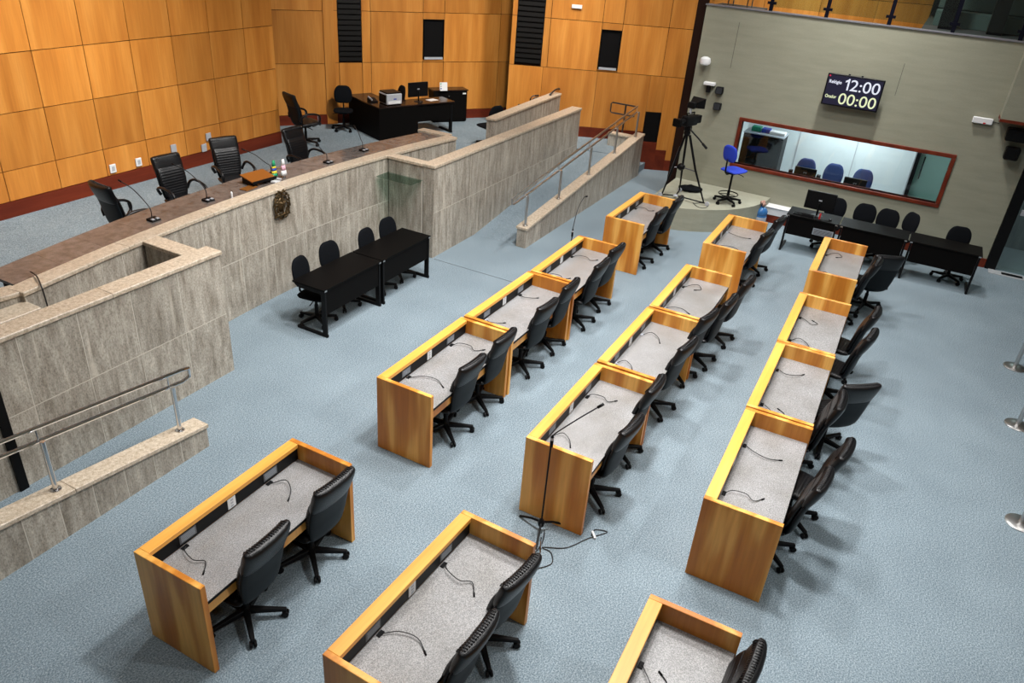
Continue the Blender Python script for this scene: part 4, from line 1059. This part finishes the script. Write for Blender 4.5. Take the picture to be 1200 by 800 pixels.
vf = MB().hexa([(-.02, -.07, .29), (.05, -.07, .29), (.05, .07, .29), (-.02, .07, .29), (-.05, -.07, .39), (.05, -.07, .39), (.05, .07, .39), (-.05, .07, .39)]).build('viewfinder', PLASTIC, vm, bevel=.01)
MB().hexa([(-.05, -.07, .295), (-.05, -.07, .39), (-.05, .07, .39), (-.05, .07, .295), (-.20, -.13, .28), (-.20, -.13, .45), (-.20, .13, .45), (-.20, .13, .28)]).build('sun_hood', PLASTIC, vf)
MB().tube([(.02, 0, .20), (.02, 0, .30)], .02, 8).build('viewfinder_post', LIGHTGREY, vm)
MB().box(-.30, -.171, -.055, .055, .02, .15).build('battery', PLASTIC, vm, bevel=.008)
kb = thing('equipment_bag', 'flat black equipment bag on the podium behind the tripod', 'bag', (11.15, 1.15, .48), .3)
MB().ell((0, 0, .05), (.2, .28, .05)).build('body', FABRIC, kb, smooth='all'); MB().tube(smooth_path([(0, -.1, .09), (0, 0, .13), (0, .1, .09)], 4), .01, 6).build('handle', PLASTIC, kb)
pc = MB().tube(smooth_path([(10.35, .85, .487), (10.2, .75, .487), (10.12, .62, .487), (10.22, .52, .487), (10.42, .55, .487), (10.45, .70, .487), (10.30, .80, .487)], 5), .006, 6).build('podium_cable', CABLE, smooth='all'); tag(pc, 'black cable coiled on the podium beside the tripod foot', 'cable')

# ---- water bottle on the floor by the wall
wb = thing('water_bottle', 'large blue water bottle beside the podium', 'bottle', (11.36, -.42, 0))
MB().lathe([(.10, 0), (.13, .02), (.13, .10), (.122, .115), (.13, .13), (.13, .22), (.122, .235), (.13, .25), (.13, .32), (.09, .38), (.035, .41), (.035, .44)], 24).build('body', WATER, wb, smooth=True)
MB().lathe([(.132, .06), (.132, .20)], 24).build('label_band', LIGHTGREY, wb); bt_ = MB()
for k in range(7): bt_.ell((random.uniform(-.05, .05), random.uniform(-.05, .05), .46+random.uniform(0, .06)), (.05, .035, .03), (k, k*.7, 0), 7, 5)
bt_.build('cloth_wrap', PINK, wb, smooth='all')

# ---- things on the right-hand tables
make_monitor('computer_monitor', 'black computer monitor on the black table under the control room window', (10.42, -1.60, .76), -PI/2+.0, .56, .36)
kbd = thing('computer_keyboard', 'black keyboard in front of the monitor on the black table', 'keyboard', (10.24, -1.38, .76), -PI/2); MB().prism([(-.2, -.065), (.2, -.065), (.2, .065), (-.2, .065)], 0, [.012, .012, .024, .024]).build('case', PLASTIC, kbd)
kk = MB()
for r_ in range(4):
    for q in range(14): kk.box(-.185+.0265*q, -.163+.0265*q, -.055+.028*r_, -.032+.028*r_, .012+.003*r_, .021+.003*r_)
tag(kk.build('keys', BLACKWOOD, kbd), kind='stuff')
tag(MB().lathe([(.018, 0), (.018, .10), (.008, .115)], 10, (10.22, -1.68, .76)).build('red_marker', RED), 'small red object standing before the monitor', 'marker')
ms = thing('computer_mouse', 'dark mouse near the monitor on the black table', 'mouse', (10.26, -1.88, .76)); MB().ell((0, 0, .017), (.05, .032, .017)).build('shell', PLASTIC, ms, smooth='all'); MB().ell((-.02, 0, .032), (.012, .006, .004)).build('wheel', LIGHTGREY, ms)
tg = thing('metal_plate_holder', 'grey perforated plate on the front of the monitor table', 'plate', (10.105, -1.82, .47)); MB().box(-.006, .0, -.19, .19, 0, .13).build('plate', GREYP, tg)
for k in range(5): MB().box(-.009, -.0065, -.17, .17, .015+.022*k, .022+.022*k).build('slot', PLASTIC, tg)
for i, (y, dz) in enumerate(((-.98, 0), (-2.02, -.02))):
    make_monitor('control_monitor', 'black monitor behind the control room glass, %s' % ('by the first navy chair' if i == 0 else 'by the third navy chair'), (12.36, y, .80+dz), -PI/2, .46, .24, 'control room monitors')
    tag(MB().box(12.2, 12.5, y-.15, y+.15, .75, .80+dz).build('monitor_riser', PLASTIC), 'black riser under the control monitor, %s' % ('first navy chair' if i == 0 else 'third navy chair'), 'riser')
for i, y in enumerate((-.68, -1.27)):
    sk = thing('desk_speaker', 'small black desk speaker behind the glass, %s of the first monitor' % ('left' if i == 0 else 'right'), 'speaker', (12.36, y, .75), -PI/2, 'control room speakers')
    MB().box(-.04, .04, -.05, .05, 0, .30).build('cabinet', PLASTIC, sk, bevel=.005); MB().lathe([(.028, -.056), (.03, -.05)], 14, (0, 0, .19), axis=1).build('cone', GRILLE, sk); MB().lathe([(.018, -.056), (.02, -.05)], 14, (0, 0, .10), axis=1).build('cone', GRILLE, sk)

# ---- clock screen with its writing
TX = Matrix(((0, 0, -1), (-1, 0, 0), (0, 1, 0)))
cs = thing('clock_screen', 'wall screen showing 12:00 and 00:00 above the control room window', 'screen', (11.72, -1.525, 2.62))
MB().box(-.035, .035, -.53, .53, 0, .60).build('casing', PLASTIC, cs, bevel=.008)
MB().box(-.038, -.0355, -.505, .505, .025, .575).build('screen', SCREENM, cs)
MB().box(.035, .178, -.2, .2, .18, .42).build('wall_bracket', PLASTIC, cs)
for y in (.14, -.10): MB().box(-.01, .02, y-.02, y+.02, .6, .625).build('bracket_screw', PLASTIC, cs)
MB().box(-.041, -.0385, .47, .50, .545, .57).build('red_led', DIGRED, cs)
def text(s, size, y, z, mat, name, bold=.0, width=None):
    c = bpy.data.curves.new(name, 'FONT'); c.body = s; c.size = size; c.extrude = .0012; c.offset = bold
    o = bpy.data.objects.new('tmp', c); col.objects.link(o)
    dg = bpy.context.evaluated_depsgraph_get(); me = bpy.data.meshes.new_from_object(o.evaluated_get(dg))
    bpy.data.objects.remove(o); bpy.data.curves.remove(c)
    sx = 1
    if width:
        w = max(v.co.x for v in me.vertices)-min(v.co.x for v in me.vertices); sx = width/w
    x0 = min(v.co.x for v in me.vertices)
    for v in me.vertices: v.co = TX @ Vector(((v.co.x-x0)*sx, v.co.y, v.co.z))
    me.materials.clear(); me.materials.append(mat)
    o = bpy.data.objects.new(name, me); col.objects.link(o); o.parent = cs; o.location = (-.0405, y, z); return o
text('2:00', .30, .07, .325, DIGWHITE, 'clock_digits', .001, .545)
one = MB().loft([[(d_, -y_, z_) for y_, z_ in ((.058, 0), (.088, 0), (.088, .218), (.064, .218), (.05, .195), (.012, .175), (.012, .142), (.055, .160))] for d_ in (-.0012, .0012)]).build('clock_digit_one', DIGWHITE, cs)
one.location = (-.0405, .185, .325)
text('00:00', .30, .225, .055, DIGYELLOW, 'timer_digits', .001, .70)
text('Relógio', .085, .475, .425, DIGWHITE, 'clock_caption', .002, .235)
text('Orador', .085, .485, .145, DIGYELLOW, 'timer_caption', .002, .215)

for k_, (y_, z0_, z1_) in enumerate(((-2.28, 2.95, 3.55), (.98, 3.0, 3.9))):
    struct('trim_%d' % (9+k_), MB().box(GX-.002, GX-.0002, y_-.005, y_+.005, z0_, z1_), plain('wall_seam', (.10, .10, .08), .9), 'thin dark seam in the sage wall covering')
# ---- devices on the green wall
dc = thing('dome_camera', 'round white dome housing at the left edge of the sage wall', 'camera', (11.86, 1.50, 3.06))
MB().lathe([(.06, -.06), (.11, -.03), (.12, .02), (.10, .08), (.05, .11)], 18, (-.10, 0, 0), axis=2).build('dome', WHITE, dc, smooth=True); MB().tube([(.038, .0, -.02), (-.06, 0, -.03)], .02, 8).build('arm', WHITE, dc)
tv = thing('ceiling_sensor', 'white box with black camera below it on the sage wall', 'camera', (11.82, 1.33, 2.56)); MB().box(-.07, .078, -.12, .12, .05, .11).build('bracket_box', WHITE, tv, bevel=.008); MB().box(-.05, .03, -.04, .05, -.10, .049).build('camera_body', PLASTIC, tv, bevel=.01)
for i, (y, z) in enumerate(((1.10, 2.53), (1.08, 2.20))):
    w_ = thing('wall_speaker', 'small square black speaker on the sage wall, %s of two' % ('upper', 'lower')[i], 'speaker', (11.85, y, z), 0, 'small black wall speakers'); MB().box(-.06, .048, -.08, .08, -.075, .075).build('cabinet', PLASTIC, w_, bevel=.015); MB().box(-.066, -.0605, -.065, .065, -.06, .06).build('grille', GRILLE, w_)
pjx = thing('wireless_receiver', 'small white box with a red light on the sage wall', 'receiver', (11.86, -3.88, 2.70)); MB().box(-.03, .038, -.17, .17, 0, .11).build('case', WHITE, pjx, bevel=.01); MB().box(-.034, -.0305, -.06, -.02, .005, .03).build('red_light', RED, pjx); MB().tube([(.03, -.17, .06), (.03, -.28, .05)], .006, 6).build('cable', CABLE, pjx)
for i, (y, z) in enumerate(((-4.48, 2.62), (-4.52, 2.28))):
    s_p = thing('wall_spotlight', 'black spotlight on the sage wall under the bulkhead, %s of two' % ('upper', 'lower')[i], 'spotlight', (11.72, y, z), 0, 'black wall spotlights')
    MB().box(-.16 if i == 0 else -.12, .10, -.17 if i == 0 else -.12, .17 if i == 0 else .12, -.10, .12).build('lamp_housing', PLASTIC, s_p, bevel=.02); MB().box(.10, .178, -.04, .04, -.04, .04).build('wall_arm', PLASTIC, s_p)
    MB().lathe([(.08, -.17 if i == 0 else -.13), (.09, -.15 if i == 0 else -.11)], 16, axis=0).build('lens', PLASTIC, s_p)
# outlet plates on the timber wall
for i, (x, z, mt, nm) in enumerate(((3.23, 1.07, WHITE, 'white outlet plate, left one of the white pair'), (3.76, 1.07, WHITE, 'white outlet plate, right one of the white pair'), (4.55, 1.16, LIGHTGREY, 'grey blank plate beside the second dais armchair'), (5.40, 1.22, LIGHTGREY, 'grey blank plate above the third dais armchair'), (5.26, 1.03, LIGHTGREY, 'grey blank plate left of the third dais armchair'))):
    pz = thing('outlet_plate', nm+' on the veneer wall', 'outlet', (x, 9.44, z), 0, 'plates on the veneer wall'); MB().box(-.06, .06, -.006, .02, -.075, .075).build('plate', mt, pz, bevel=.006)
    if mt is WHITE: MB().box(-.028, .028, -.009, -.0065, -.04, .04).build('socket', LIGHTGREY, pz)
